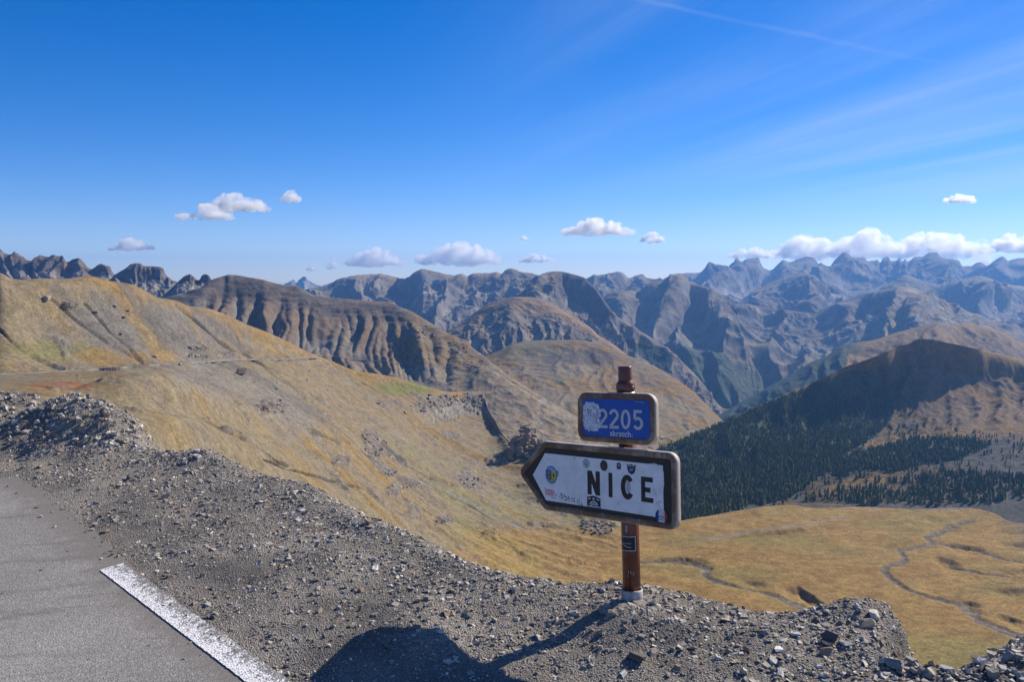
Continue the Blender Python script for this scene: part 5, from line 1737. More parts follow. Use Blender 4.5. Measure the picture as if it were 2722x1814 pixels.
# the other loose stones, alike within each patch of ground
PATCH = [('stone lying in the coarse heap along the right edge', 'stones of the coarse heap at the right edge', [(2380, 1760), (2533, 1752), (2722, 1724), (2722, 1814), (2340, 1814)], 90, (11, 28)),
         ('stone on the crumbling ground between post and broken corner', 'stones between the post and the broken corner', [(1720, 1570), (1851, 1572), (2025, 1612), (2175, 1616), (2315, 1620), (2340, 1690), (2330, 1814), (1760, 1814)], 70, (10, 20)),
         ('small stone on the gravel slope beside the painted line', 'stones on the gravel slope left of the sign', [(420, 1230), (700, 1270), (983, 1385), (1330, 1510), (1640, 1560), (1400, 1814), (780, 1814), (380, 1520)], 60, (9, 16)),
         ('stone on the flank of the dark gravel heap at left', 'stones of the left gravel heap', [(0, 1095), (120, 1085), (200, 1095), (400, 1195), (300, 1230), (0, 1235)], 36, (12, 20))]
for lab, grp, poly, n, (w0, w1) in PATCH:
    pa = np.array(poly)
    made = 0
    while made < n:
        x, y = random.uniform(pa[:, 0].min(), pa[:, 0].max()), random.uniform(pa[:, 1].min(), pa[:, 1].max())
        if not inside(np.array([x]), np.array([y]), poly)[0]:
            continue
        tone, kd = random.choice(['grey', 'grey', 'grey', 'dark', 'tan', 'rust', 'blue', 'pale']), random.randrange(12)
        word = {'grey': 'grey', 'dark': 'dark', 'tan': 'tan', 'rust': 'brown', 'blue': 'blue-grey', 'pale': 'pale'}[tone] + (' flat', ' slabby', ' chunky', ' blocky')[kd % 4]
        put_stone(x, y, w0 + (w1 - w0) * random.random() ** 2, tone, kd, word + ' ' + lab, grp)
        made += 1
# ------------------------------------------------------------------ boulders, outcrops and the hut on the slopes
def slope_rock(bvh, px, py, wpx, n, tone, seed, name, label, cat, group=None, flatk=None, spread=1.0):
    """One boulder (n = 1) or a ledge of broken rock (n > 1) sitting on the hillside."""
    p = seen(bvh, px, py)
    if p is None:
        return
    size = wpx * p[1] / F_PX
    r = np.random.default_rng(seed)
    V, Fc, C, off = [], [], [], 0
    for k in range(n):
        me = STONES[int(r.integers(0, 12))]
        v = np.zeros(len(me.vertices) * 3)
        me.vertices.foreach_get('co', v)
        v = v.reshape(-1, 3)
        f = np.zeros(len(me.polygons) * 3, int)
        me.polygons.foreach_get('vertices', f)
        a = r.uniform(0, 6.28)
        s = size if n == 1 else size * r.uniform(0.05, 0.16)
        c_, s_ = math.cos(a), math.sin(a)
        w = np.stack([(v[:, 0] * c_ - v[:, 1] * s_) * s, (v[:, 0] * s_ + v[:, 1] * c_) * s, v[:, 2] * s * r.uniform(0.8, 1.3)], -1)
        if n > 1:
            qx, qy = px + wpx * spread * r.uniform(-.5, .5), py + (flatk or 0.5) * wpx * r.uniform(-.5, .5)
            q = seen(bvh, qx, qy)
            if q is None or abs(q[1] - p[1]) > 160:
                continue
        else:
            q = p
        w += np.array(q) - np.array([0, 0, 0.25 * s * 0.5])
        V.append(w - np.array(p))
        Fc.append(f.reshape(-1, 3) + off)
        tn = (0.55 * np.array(TONE[tone]) + 0.45 * np.array([.24, .20, .14])) * r.uniform(0.75, 1.25)
        C.append(np.tile(tn, (len(v), 1)))
        off += len(v)
    me = make_mesh(name, np.concatenate(V), np.concatenate(Fc), False, np.concatenate(C))
    me.materials.append(M_STONE)
    if n > 1:
        return link('broken_rocks', me, None, kind='stuff', label=label, loc=tuple(p))
    return link(name, me, None, label=label, cat=cat, group=group, loc=tuple(p))


BOULDERS = [
    (640, 994, 28, 'rust', 'large dark boulder on the scree just below the road'),
    (814, 1013, 14, 'tan', 'pale boulder on the slope right of the large dark one'),
    (479, 972, 14, 'tan', 'boulder lying directly under the mountain road'),
    (125, 800, 26, 'pale', 'pale broken rock on the upper left slope'),
    (255, 829, 24, 'rust', 'brown boulder in the middle of the upper scree face'),
    (305, 813, 14, 'tan', 'small tan boulder above the brown one on the scree face'),
    (338, 828, 13, 'dark', 'small dark rock right of the brown boulder on the scree face'),
    (328, 843, 16, 'dark', 'dark flat rock below the brown boulder on the scree face'),
    (321, 887, 20, 'dark', 'dark boulder low on the scree face above the road'),
    (398, 799, 10, 'dark', 'lone dark rock high near the golden crest'),
    (410, 948, 18, 'rust', 'brown boulder close above the road'),
    (735, 1036, 12, 'tan', 'small tan boulder far along the grey scree'),
    (829, 1068, 12, 'dark', 'dark rock on the grassy slope below the scree'),
    (553, 1113, 16, 'dark', 'dark rock in the hollow behind the left gravel heap'),
    (362, 1142, 16, 'rust', 'brown rock on the grass behind the left gravel heap'),
    (1007, 1075, 12, 'grey', 'grey rock below the green shoulder'),
    (1075, 1100, 13, 'grey', 'grey rock under the cliff end of the shoulder'),
]
for k, (px, py, w, tone, lab_) in enumerate(BOULDERS):
    slope_rock(bvh_gold, px, py, w, 1, tone, 1000 + k, 'boulder', lab_, 'boulder', 'boulders on the golden hillside')
for k, (px, py, w, n, tone, fk, lab_) in enumerate(OUTCROPS):
    slope_rock(bvh_gold, px, py, w, n, tone, 1100 + k, 'rock_outcrop', lab_, 'outcrop', None, fk)
for k, (px, py, w, n, tone, fk, lab_) in enumerate([
        (1216, 925, 50, 40, 'dark', 0.9, 'dark cliff on the right shoulder of the ravined mountain'),
        (1125, 885, 60, 36, 'dark', 0.6, 'dark rocks on the grassy right slope of the ravined mountain'),
        (1270, 960, 36, 26, 'dark', 0.8, 'dark rock knob at the right end of the mountain road'),
        (1235, 970, 30, 16, 'dark', 0.5, 'small dark rocks right above the mountain road')]):
    slope_rock(bvh_rav, px, py, w, n, tone, 1200 + k, 'rock_outcrop', lab_, 'outcrop', None, fk)

def crag(bvh, px, py, wpx, hpx, n, tone, seed, label):
    p = seen(bvh, px, py)
    r = np.random.default_rng(seed)
    k_ = p[1] / F_PX
    V, Fc, C, off = [], [], [], 0
    for k in range(n):
        me = STONES[int(r.integers(0, 12))]
        v = np.zeros(len(me.vertices) * 3)
        me.vertices.foreach_get('co', v)
        v = v.reshape(-1, 3)
        f = np.zeros(len(me.polygons) * 3, int)
        me.polygons.foreach_get('vertices', f)
        s = wpx * k_ * r.uniform(0.13, 0.30)
        u = r.uniform(-1, 1)
        top = hpx * k_ * (1 - abs(u - 0.1) ** 1.7)
        a = r.uniform(0, 6.28)
        c_, s_ = math.cos(a), math.sin(a)
        w = np.stack([(v[:, 0] * c_ - v[:, 1] * s_) * s, (v[:, 0] * s_ + v[:, 1] * c_) * s, v[:, 2] * s * 1.4], -1)
        w += np.array([u * wpx * k_ * 0.5, r.uniform(-.4, .6) * wpx * k_, top * r.random() ** 1.0 - 0.5 * s])
        V.append(w)
        Fc.append(f.reshape(-1, 3) + off)
        C.append(np.tile((0.4 * np.array(TONE[tone]) + 0.6 * np.array([.25, .21, .155])) * r.uniform(0.7, 1.2), (len(v), 1)))
        off += len(v)
    me = make_mesh('crag', np.concatenate(V), np.concatenate(Fc), False, np.concatenate(C))
    me.materials.append(M_STONE)
    return link('crag', me, None, label=label, cat='crag', loc=tuple(p))


crag(bvh_gold, 1394, 1212, 104, 78, 120, 'rust', 1301, 'dark knobbly crag behind the tip of the arrow plate')

# small stone hut at the end of the grassy shoulder
p = seen(bvh_gold, 1183, 1053)
hut = bpy.data.objects.new('stone_hut', None)
COL.objects.link(hut)
hut.location = p
hut.rotation_euler = (0, 0, R(20))
tag(hut, None, 'tiny grey stone hut at the end of the grassy shoulder above the cliff', 'hut')
v = np.array([(x, y, z) for z in (-1.5, 2.6) for y in (-2.5, 2.5) for x in (-4, 4)], float)
bx = np.array([[0, 2, 3, 1], [4, 5, 7, 6], [0, 1, 5, 4], [2, 6, 7, 3], [0, 4, 6, 2], [1, 3, 7, 5]])
link('wall', make_mesh('wall', v, bx), surf_mat('hut stone', (0.30, 0.28, 0.25), 0.9, 0.1, vary=0.2, scale=2.0), parent=hut)
v = np.array([(-4.4, -2.9, 2.5), (4.4, -2.9, 2.5), (-4.4, 2.9, 2.5), (4.4, 2.9, 2.5), (-4.4, 0, 4.4), (4.4, 0, 4.4)], float)
fr = np.array([[0, 1, 5], [0, 5, 4], [2, 4, 5], [2, 5, 3], [0, 4, 2], [1, 3, 5], [0, 2, 3], [0, 3, 1]])
link('roof', make_mesh('roof', v, fr), surf_mat('hut slates', (0.34, 0.33, 0.32), 0.8, 0.2), parent=hut)
# ------------------------------------------------------------------ the road sign
BASE = np.array([0.5994, 4.3279, 0.0])
FIT0 = np.array([0.5994, 4.3279, 0.0])
AXIS = np.array([-0.030, 0.080, 1.0])
AXIS /= np.linalg.norm(AXIS)

M_POST = surf_mat('brown gloss paint', (0.145, 0.043, 0.022), 0.32, 0.5, vary=0.25, scale=14)
M_SLEEVE = surf_mat('dirty white sleeve', (0.38, 0.365, 0.345), 0.6, 0.4, vary=0.3, scale=18)
M_BOLT = surf_mat('bare bolt', (0.5, 0.48, 0.45), 0.35, 0.5, metallic=0.8)


def frame_mat():
    m, n, l, b = new_mat('weathered brown frame')
    b.inputs['Roughness'].default_value = 0.62
    b.inputs['Specular IOR Level'].default_value = 0.35
    tcd = nd(n, 'ShaderNodeTexCoord')
    at = nd(n, 'ShaderNodeAttribute', attribute_name='Col')
    sx = nd(n, 'ShaderNodeSeparateColor')
    l.new(at.outputs['Color'], sx.inputs[0])
    mp = nd(n, 'ShaderNodeMapping')
    mp.inputs['Scale'].default_value = (150, 150, 14)
    l.new(tcd.outputs['Object'], mp.inputs[0])
    t = nd(n, 'ShaderNodeTexNoise')
    setin(t, Scale=1.0, Detail=6.0, Roughness=0.7)
    l.new(mp.outputs[0], t.inputs['Vector'])
    t2 = nd(n, 'ShaderNodeTexNoise')
    setin(t2, Scale=9.0, Detail=6.0, Roughness=0.65)
    l.new(tcd.outputs['Object'], t2.inputs['Vector'])
    ad = nd(n, 'ShaderNodeMath', operation='MULTIPLY_ADD')
    l.new(t.outputs[0], ad.inputs[0])
    ad.inputs[1].default_value = 0.55
    l.new(t2.outputs[0], ad.inputs[2])
    r = nd(n, 'ShaderNodeValToRGB')
    e = r.color_ramp.elements
    e[0].position, e[0].color = 0.48, (0.095, 0.043, 0.023, 1)
    e[1].position, e[1].color = 0.95, (0.38, 0.30, 0.22, 1)
    k = e.new(0.78)
    k.color = (0.19, 0.105, 0.060, 1)
    l.new(ad.outputs[0], r.inputs[0])
    # worn outer edge, bare and pale
    wm = nd(n, 'ShaderNodeMath', operation='MULTIPLY_ADD')
    l.new(t2.outputs[0], wm.inputs[0])
    wm.inputs[1].default_value = 1.6
    wm.inputs[2].default_value = -0.60
    wa = nd(n, 'ShaderNodeMath', operation='ADD', use_clamp=True)
    l.new(wm.outputs[0], wa.inputs[0])
    l.new(sx.outputs[0], wa.inputs[1])
    ws = nd(n, 'ShaderNodeMath', operation='MULTIPLY', use_clamp=True)
    l.new(wa.outputs[0], ws.inputs[0])
    l.new(sx.outputs[0], ws.inputs[1])
    mx = nd(n, 'ShaderNodeMix', data_type='RGBA')
    l.new(ws.outputs[0], mx.inputs['Factor'])
    l.new(r.outputs[0], mx.inputs[6])
    mx.inputs[7].default_value = (0.55, 0.49, 0.41, 1)
    l.new(mx.outputs[2], b.inputs['Base Color'])
    bp = nd(n, 'ShaderNodeBump')
    setin(bp, Strength=0.35, Distance=0.003)
    l.new(ad.outputs[0], bp.inputs['Height'])
    l.new(bp.outputs[0], b.inputs['Normal'])
    return m


M_FRAME = frame_mat()


def plate_mat(name, color, dirt=0.12, rough=0.45):
    return surf_mat(name, color, rough, 0.4, color2=tuple(c * (1 - dirt) for c in color), scale=16.0, lo=0.42, hi=0.72)


M_BLACK = plate_mat('black plate', (0.014, 0.014, 0.016), 0.0)
M_WHITE = plate_mat('white plate', (0.80, 0.79, 0.77), 0.20)
M_BLUE = plate_mat('blue plate', (0.007, 0.085, 0.40), 0.15)
M_DIGIT = plate_mat('grey reflective digits', (0.52, 0.52, 0.48), 0.1)
M_TORN = surf_mat('torn paper', (0.70, 0.70, 0.72), 0.8, 0.1, color2=(0.40, 0.44, 0.55), scale=70.0, lo=0.42, hi=0.66)
FLAT = {}


def flat(name, c):
    if name not in FLAT:
        FLAT[name] = surf_mat(name, c, 0.6, 0.25, vary=0.12, scale=60.0)
    return FLAT[name]


root = bpy.data.objects.new('road_sign', None)
COL.objects.link(root)
root.location = BASE
tag(root, None, 'leaning brown post with a blue 2205 plate above a white NICE arrow plate', 'road sign')


def lathe(name, prof, mat, parent, seg=48, groove=0.0, smooth=True, axis=AXIS, org=None):
    """prof: (radius, height along the axis); grooves run down the post on four sides."""
    z = axis
    x = np.cross([0, 1, 0], z)
    x /= np.linalg.norm(x)
    y = np.cross(z, x)
    V = []
    for r, h in prof:
        for i in range(seg):
            a = 2 * math.pi * i / seg
            k = ((a - R(-22)) / (math.pi / 2)) % 1
            k = min(k, 1 - k) * 90
            rr = r - (groove if k < 6 else 0)
            V.append((org if org is not None else 0) + x * rr * math.cos(a) + y * rr * math.sin(a) + z * h)
    V = np.array(V)
    f = []
    for k in range(len(prof) - 1):
        for i in range(seg):
            j = (i + 1) % seg
            f.append((k * seg + i, k * seg + j, (k + 1) * seg + j, (k + 1) * seg + i))
    return link(name, make_mesh(name, V, np.array(f), smooth), mat, parent=parent)


post = lathe('post', [(0.001, -0.12), (0.0440, -0.119), (0.0440, 0.30), (0.0440, 1.030), (0.001, 1.031)], M_POST, root, seg=72, groove=0.004)
collar = lathe('collar', [(0.0445, 1.020), (0.0475, 1.023), (0.0480, 1.030), (0.0480, 1.052), (0.0470, 1.058), (0.0370, 1.070), (0.0352, 1.076)], M_POST, root)
lathe('post_cap', [(0.0352, 1.070), (0.0350, 1.140), (0.0335, 1.1435), (0.0300, 1.1445), (0.001, 1.1445)], M_POST, root)
sleeve = lathe('sleeve', [(0.0470, -0.10), (0.0545, -0.099), (0.0545, 0.022), (0.0535, 0.028), (0.0475, 0.030), (0.0455, 0.020)], M_SLEEVE, root)


def bolt(parent, c, n, r=0.006, h=0.005):
    n = np.array(n, float)
    n /= np.linalg.norm(n)
    u = np.cross(n, [0, 0, 1])
    u /= np.linalg.norm(u)
    w = np.cross(n, u)
    V, f = [], []
    for rr, hh in ((r, -0.003), (r, h * 0.6), (r * 0.7, h), (0.0003, h * 1.1)):
        for i in range(12):
            a = 2 * math.pi * i / 12
            V.append(np.array(c) + u * rr * math.cos(a) + w * rr * math.sin(a) + n * hh)
    for k in range(3):
        for i in range(12):
            f.append((k * 12 + i, k * 12 + (i + 1) % 12, (k + 1) * 12 + (i + 1) % 12, (k + 1) * 12 + i))
    return link('bolt', make_mesh('bolt', np.array(V), np.array(f), True), M_BOLT, parent=parent)


def post_pt(h, ang, r):
    x = np.cross([0, 1, 0], AXIS)
    x /= np.linalg.norm(x)
    y = np.cross(AXIS, x)
    d = x * math.cos(ang) + y * math.sin(ang)
    return AXIS * h + d * r, d


p, d = post_pt(1.042, R(-50), 0.0480)
bolt(collar, p, d)
p, d = post_pt(0.010, R(-117), 0.0545)
bolt(sleeve, p, d, 0.007)


def panel_frame(yaw, pit, rol, off):
    Rz, Ry, Rx = Matrix.Rotation(yaw, 3, 'Z'), Matrix.Rotation(rol, 3, 'Y'), Matrix.Rotation(pit, 3, 'X')
    M = np.array(Rz @ Ry @ Rx)
    O = FIT0 - BASE - M[:, 1] * off

    def place(a, b, d=0.0):
        a, b, d = np.broadcast_arrays(np.asarray(a, float), np.asarray(b, float), np.asarray(d, float))
        return O + a[..., None] * M[:, 0] + b[..., None] * M[:, 2] - d[..., None] * M[:, 1]
    return place


def rounded(poly, radii, inset, seg=10):
    """Outline inset by some metres with rounded corners, always the same number of points (clockwise or not)."""
    P = np.array(poly, float)
    n = len(P)
    area = 0.5 * sum(P[i, 0] * P[(i + 1) % n, 1] - P[(i + 1) % n, 0] * P[i, 1] for i in range(n))
    if area < 0:
        P, radii = P[::-1], radii[::-1]
    out = []
    Q = []
    for i in range(n):
        a, b, c = P[i - 1], P[i], P[(i + 1) % n]
        d1, d2 = (b - a) / np.linalg.norm(b - a), (c - b) / np.linalg.norm(c - b)
        n1, n2 = np.array([-d1[1], d1[0]]), np.array([-d2[1], d2[0]])
        k = inset / (1 + n1 @ n2)
        Q.append(b + (n1 + n2) * k)
    for i in range(n):
        a, b, c = Q[i - 1], Q[i], Q[(i + 1) % n]
        d1, d2 = (b - a) / np.linalg.norm(b - a), (c - b) / np.linalg.norm(c - b)
        n1 = np.array([-d1[1], d1[0]])
        r = max(radii[i] - inset, 0.0025)
        ang = math.acos(max(-1, min(1, d1 @ d2)))
        tl = r * math.tan(ang / 2)
        cen = b - d1 * tl + n1 * r
        a0 = math.atan2(-n1[1], -n1[0])
        for s_ in range(seg + 1):
            t_ = a0 + ang * s_ / seg
            out.append(cen + r * np.array([math.cos(t_), math.sin(t_)]))
    return np.array(out)


def frame_mesh(place, poly, radii, prof, name, parent):
    """prof: (inset, height in front of the face, wear)."""
    rings, cols = [], []
    for ins, dep, wear in prof:
        q = rounded(poly, radii, ins)
        rings.append(place(q[:, 0], q[:, 1], dep))
        cols.append(np.full((len(q), 3), wear))
    V, C = np.concatenate(rings), np.concatenate(cols)
    m = len(rings[0])
    f = []
    for k in range(len(prof) - 1):
        for i in range(m):
            j = (i + 1) % m
            f.append((k * m + i, k * m + j, (k + 1) * m + j, (k + 1) * m + i))
    me = make_mesh(name, V, np.array(f), True, C)
    return link(name, me, M_FRAME, parent=parent)


def sheet(place, outline, depth, mat, name, parent, thick=0.0012):
    """A thin plate, sticker or letter with real edges from a closed outline (fan or ear-cut by bmesh)."""
    import bmesh
    bm = bmesh.new()
    q = np.array(outline, float)
    W = place(q[:, 0], q[:, 1], depth)
    vs = [bm.verts.new(w) for w in W]
    fc = bm.faces.new(vs)
    ext = bmesh.ops.extrude_face_region(bm, geom=[fc])
    nf = place(np.array([0.0, 0.0]), np.array([0.0, 0.0]), np.array([0.0, thick]))
    dv = Vector(nf[1] - nf[0])
    for v in [g for g in ext['geom'] if isinstance(g, bmesh.types.BMVert)]:
        v.co += dv
    bmesh.ops.triangulate(bm, faces=bm.faces[:])
    bmesh.ops.recalc_face_normals(bm, faces=bm.faces[:])
    me = bpy.data.meshes.new(name)
    bm.to_mesh(me)
    bm.free()
    return link(name, me, mat, parent=parent)


def strokes_mesh(place, lines, width, depth, mat, name, parent, thick=0.0008):
    """Mitred flat strokes along polylines, as one mesh (one letter, one mark)."""
    V, Fc, off = [], [], 0
    for ln in lines:
        P = np.array(ln, float)
        n = len(P)
        T = np.diff(P, axis=0)
        T /= np.linalg.norm(T, axis=1, keepdims=True) + 1e-12
        Nn = np.stack([-T[:, 1], T[:, 0]], -1)
        L = np.zeros_like(P)
        L[0], L[-1] = Nn[0], Nn[-1]
        for i in range(1, n - 1):
            k = Nn[i - 1] + Nn[i]
            den_ = 1 + Nn[i - 1] @ Nn[i]
            L[i] = k / max(den_, 0.35)
        a, b = P + L * width / 2, P - L * width / 2
        for dz in (0.0, thick):
            V.append(place(a[:, 0], a[:, 1], depth + dz))
            V.append(place(b[:, 0], b[:, 1], depth + dz))
        for i in range(n - 1):
            A0, B0, A1, B1 = off + i, off + n + i, off + 2 * n + i, off + 3 * n + i
            Fc += [(A1, B1, B1 + 1, A1 + 1), (A0, A1, A1 + 1, A0 + 1), (B0, B0 + 1, B1 + 1, B1)]
        Fc += [(off, off + n, off + 3 * n, off + 2 * n), (off + n - 1, off + 3 * n - 1, off + 4 * n - 1, off + 2 * n - 1)]
        off += 4 * n
    return link(name, make_mesh(name, np.concatenate(V), np.array(Fc)), mat, parent=parent)


def arc(cx, cy, rx, ry, a0, a1, n=24):
    t_ = np.linspace(R(a0), R(a1), n)
    return list(zip(cx + rx * np.cos(t_), cy + ry * np.sin(t_)))


def ell(cx, cy, rx, ry, n=28):
    return arc(cx, cy, rx, ry, 0, 360 - 360 / n, n)


def rag(cx, cy, rx, ry, amp, seed, n=70):
    t_ = np.linspace(0, 2 * math.pi, n, endpoint=False)
    sq = (np.abs(np.cos(t_)) ** 4 + np.abs(np.sin(t_)) ** 4) ** -0.25
    k = sq * (1 + amp * fbm(np.cos(t_) * 4 + seed, np.sin(t_) * 4, 5, seed, 0.75))
    return list(zip(cx + rx * k * np.cos(t_), cy + ry * k * np.sin(t_)))


# ---- arrow plate
pa = panel_frame(-0.7498, -0.0401, -0.0576, 0.088)
ARROW = [(-0.6876, 0.5653), (-0.4961, 0.3769), (0.3263, 0.3769), (0.3263, 0.7439), (-0.4961, 0.7439)]
ARAD = [0.045, 0.035, 0.050, 0.050, 0.035]
PROF = [(0.012, -0.040, 0.1), (0.002, -0.036, 0.3), (0.0, -0.026, 0.85), (0.0, -0.010, 1.0), (0.002, -0.004, 0.75), (0.006, 0.0, 0.25), (0.014, 0.003, 0.05), (0.024, 0.003, 0.0), (0.030, -0.001, 0.0), (0.0335, -0.007, 0.0)]
BACK = [(0.30, -0.040, 0.0)]
arrow = frame_mesh(pa, ARROW, ARAD, [(0.16, -0.0405, 0)] + PROF, 'direction_panel', root)
sheet(pa, rounded(ARROW, ARAD, 0.029, 6), -0.0085, M_BLACK, 'border', arrow, 0.0025)
WHITE = [(-0.5779, 0.5567), (-0.4867, 0.4300), (0.2463, 0.4290), (0.2495, 0.470), (0.2480, 0.545), (0.2500, 0.575), (0.2530, 0.588), (0.2525, 0.640), (0.2480, 0.658), (0.2479, 0.6790), (0.215, 0.6792), (0.208, 0.6850), (0.203, 0.6795), (0.198, 0.6875), (0.190, 0.6795), (0.182, 0.6835), (0.174, 0.6795), (-0.4903, 0.6800)]
sheet(pa, WHITE, -0.0060, M_WHITE, 'plate', arrow, 0.0012)
LD, LW = -0.0048, 0.0262
T, B_ = 0.6150, 0.4935
nlet = strokes_mesh(pa, [[(-0.1930, B_), (-0.1930, T)], [(-0.1400, B_), (-0.1400, T)]], LW, LD, M_BLACK, 'letter', arrow)
diag = [(-0.2055, T), (-0.1780, T), (-0.1275, B_), (-0.1550, B_)]
sheet(pa, diag, LD + 0.0001, M_BLACK, 'letter_stroke', nlet, 0.0006)
strokes_mesh(pa, [[(-0.0610, B_), (-0.0610, T)]], 0.0235, LD, M_BLACK, 'letter', arrow)
cc = arc(0.0415, 0.5545, 0.0265, 0.0480, 38, 322, 40)
strokes_mesh(pa, [cc], 0.0255, LD, M_BLACK, 'letter', arrow)
strokes_mesh(pa, [[(0.1905, T - 0.0115), (0.1343, T - 0.0115), (0.1343, B_ + 0.0115), (0.1920, B_ + 0.0115)], [(0.1343, 0.5535), (0.1765, 0.5535)]], 0.0232, LD, M_BLACK, 'letter', arrow)

SD = -0.0047


def sticker(outline, mat, parent=None, d=SD, label=None):
    o = sheet(pa, outline, d, mat, 'sticker' if parent is None else 'sticker_print', parent or arrow, 0.0004)
    if label:
        o['label'] = label
    return o


s1 = sticker(ell(-0.4480, 0.5689, 0.041, 0.047), flat('sticker blue', (0.05, 0.17, 0.50)), label='round blue-rimmed sticker with yellow and green scene')
sticker(ell(-0.4480, 0.5689, 0.034, 0.040), flat('sticker sky', (0.33, 0.47, 0.66)), s1, SD + 0.0005)
sticker(arc(-0.4460, 0.5689, 0.033, 0.039, 190, 350, 16), flat('sticker green', (0.33, 0.36, 0.07)), s1, SD + 0.0010)
sticker(ell(-0.4300, 0.5674, 0.016, 0.021, 12), flat('sticker yellow', (0.55, 0.48, 0.06)), s1, SD + 0.0015)
sticker(rag(-0.4620, 0.5694, 0.016, 0.026, 0.35, 3, 40), flat('sticker grey', (0.13, 0.11, 0.13)), s1, SD + 0.0019)
strokes_mesh(pa, [[(-0.4300, 0.5524), (-0.4300, 0.5824)], [(-0.4370, 0.5624), (-0.4230, 0.5704)], [(-0.4360, 0.5734), (-0.4240, 0.5604)]], 0.0035, SD + 0.0021, M_BLACK, 'sticker_print', s1, 0.0003)
strokes_mesh(pa, [[(-0.4700, 0.5764), (-0.4630, 0.5864), (-0.4580, 0.5724)], [(-0.4680, 0.5544), (-0.4550, 0.5624)]], 0.003, SD + 0.0023, flat('sticker light', (0.5, 0.48, 0.5)), 'sticker_print', s1, 0.0003)
sticker(rag(-0.4090, 0.5804, 0.012, 0.016, 0.3, 9, 30), flat('grey glue', (0.34, 0.35, 0.35)))
s2 = sticker(ell(-0.2139, 0.6489, 0.0215, 0.0225), flat('sticker ink', (0.05, 0.055, 0.07)), label='small round sticker of dark lines on white')
sticker(ell(-0.2139, 0.6489, 0.0185, 0.0195), flat('sticker white', (0.60, 0.61, 0.63)), s2, SD + 0.0005)
strokes_mesh(pa, [[(-0.2259, 0.6594), (-0.2189, 0.6414), (-0.2139, 0.6534), (-0.2089, 0.6414), (-0.2019, 0.6594)], [(-0.2209, 0.6634), (-0.2069, 0.6634)], [(-0.2249, 0.6394), (-0.2029, 0.6394)], [(-0.2139, 0.6664), (-0.2139, 0.6314)]], 0.0022, SD + 0.0010, FLAT['sticker ink'], 'sticker_print', s2, 0.0003)
s3 = sticker(ell(-0.1005, 0.6478, 0.0235, 0.0275), flat('sticker dark green', (0.05, 0.07, 0.055)), label='oval dark green sticker with a brown centre')
sticker(rag(-0.0980, 0.6473, 0.011, 0.016, 0.3, 5, 30), flat('sticker brown', (0.11, 0.045, 0.045)), s3, SD + 0.0005)
s4 = sticker(rag(-0.0081, 0.6534, 0.0135, 0.0165, 0.25, 12, 30), flat('sticker slate', (0.07, 0.075, 0.085)), label='small ragged dark sticker')
strokes_mesh(pa, [[(-0.0146, 0.6559), (-0.0086, 0.6619), (-0.0026, 0.6499)]], 0.003, SD + 0.0005, flat('sticker light', (0.5, 0.48, 0.5)), 'sticker_print', s4, 0.0003)
s5 = sticker([(0.040, 0.668), (0.055, 0.664), (0.066, 0.671), (0.078, 0.664), (0.094, 0.668), (0.092, 0.654), (0.090, 0.640), (0.083, 0.626), (0.067, 0.618), (0.051, 0.626), (0.044, 0.640), (0.042, 0.655)], FLAT['sticker slate'], label='shield-shaped dark badge sticker')
sticker(ell(0.067, 0.641, 0.017, 0.017, 20), flat('sticker navy', (0.03, 0.05, 0.17)), s5, SD + 0.0005)
strokes_mesh(pa, [[(0.048, 0.661), (0.086, 0.661)], [(0.058, 0.634), (0.064, 0.648), (0.070, 0.638), (0.077, 0.650)]], 0.003, SD + 0.0010, FLAT['sticker light'], 'sticker_print', s5, 0.0003)
sticker(rag(-0.459, 0.4745, 0.033, 0.0165, 0.45, 31, 60), flat('faded pink', (0.66, 0.36, 0.37)))
strokes_mesh(pa, [[(-0.497, 0.497), (-0.470, 0.474), (-0.490, 0.483), (-0.455, 0.466), (-0.486, 0.472), (-0.435, 0.462), (-0.474, 0.462), (-0.424, 0.452), (-0.462, 0.454), (-0.425, 0.447)], [(-0.492, 0.490), (-0.430, 0.468), (-0.445, 0.478)]], 0.0062, SD, flat('faded pink marker', (0.62, 0.20, 0.22)), 'pink_scribble', arrow, 0.0003)
rr = np.random.default_rng(5)
ink = []
for k in range(46):
    x = -0.44 + 0.20 * rr.random() ** 0.8
    y = 0.489 - (x + 0.44) * 0.15 - 0.028 * rr.random()
    h_ = rr.uniform(0.003, 0.013)
    ink.append([(x, y), (x + rr.normal(0, 0.003), y - h_)] if rr.random() < 0.75 else [(x, y), (x + h_, y - 0.002)])
for x, y in ((-0.487, 0.592), (-0.472, 0.612), (-0.437, 0.597), (-0.470, 0.655), (-0.292, 0.673), (-0.45, 0.492), (-0.442, 0.487)):
    ink.append([(x, y), (x + 0.004, y - 0.010)])
strokes_mesh(pa, ink, 0.0034, SD, M_BLACK, 'worn_lettering', arrow, 0.0003)
strokes_mesh(pa, [[(0.195, 0.560), (0.210, 0.528)], [(0.205, 0.487), (0.214, 0.502)], [(0.216, 0.505), (0.240, 0.503)], [(0.222, 0.500), (0.223, 0.480)]], 0.0022, SD, flat('scratch grey', (0.25, 0.25, 0.27)), 'scratch', arrow, 0.0003)
s6 = sticker([(-0.2105, 0.4800), (-0.168, 0.4900), (-0.1245, 0.4790), (-0.1245, 0.4290), (-0.2100, 0.4290)], M_BLACK, label='black sticker with a pale domed drawing', d=SD)
strokes_mesh(pa, [arc(-0.168, 0.434, 0.027, 0.026, 20, 160, 14), arc(-0.168, 0.434, 0.015, 0.016, 10, 170, 12), [(-0.205, 0.470), (-0.186, 0.474)], [(-0.150, 0.474), (-0.131, 0.470)], [(-0.205, 0.434), (-0.130, 0.434)], [(-0.186, 0.446), (-0.150, 0.446)]], 0.0062, SD + 0.0005, flat('sticker print white', (0.50, 0.52, 0.54)), 'sticker_print', s6, 0.0003)
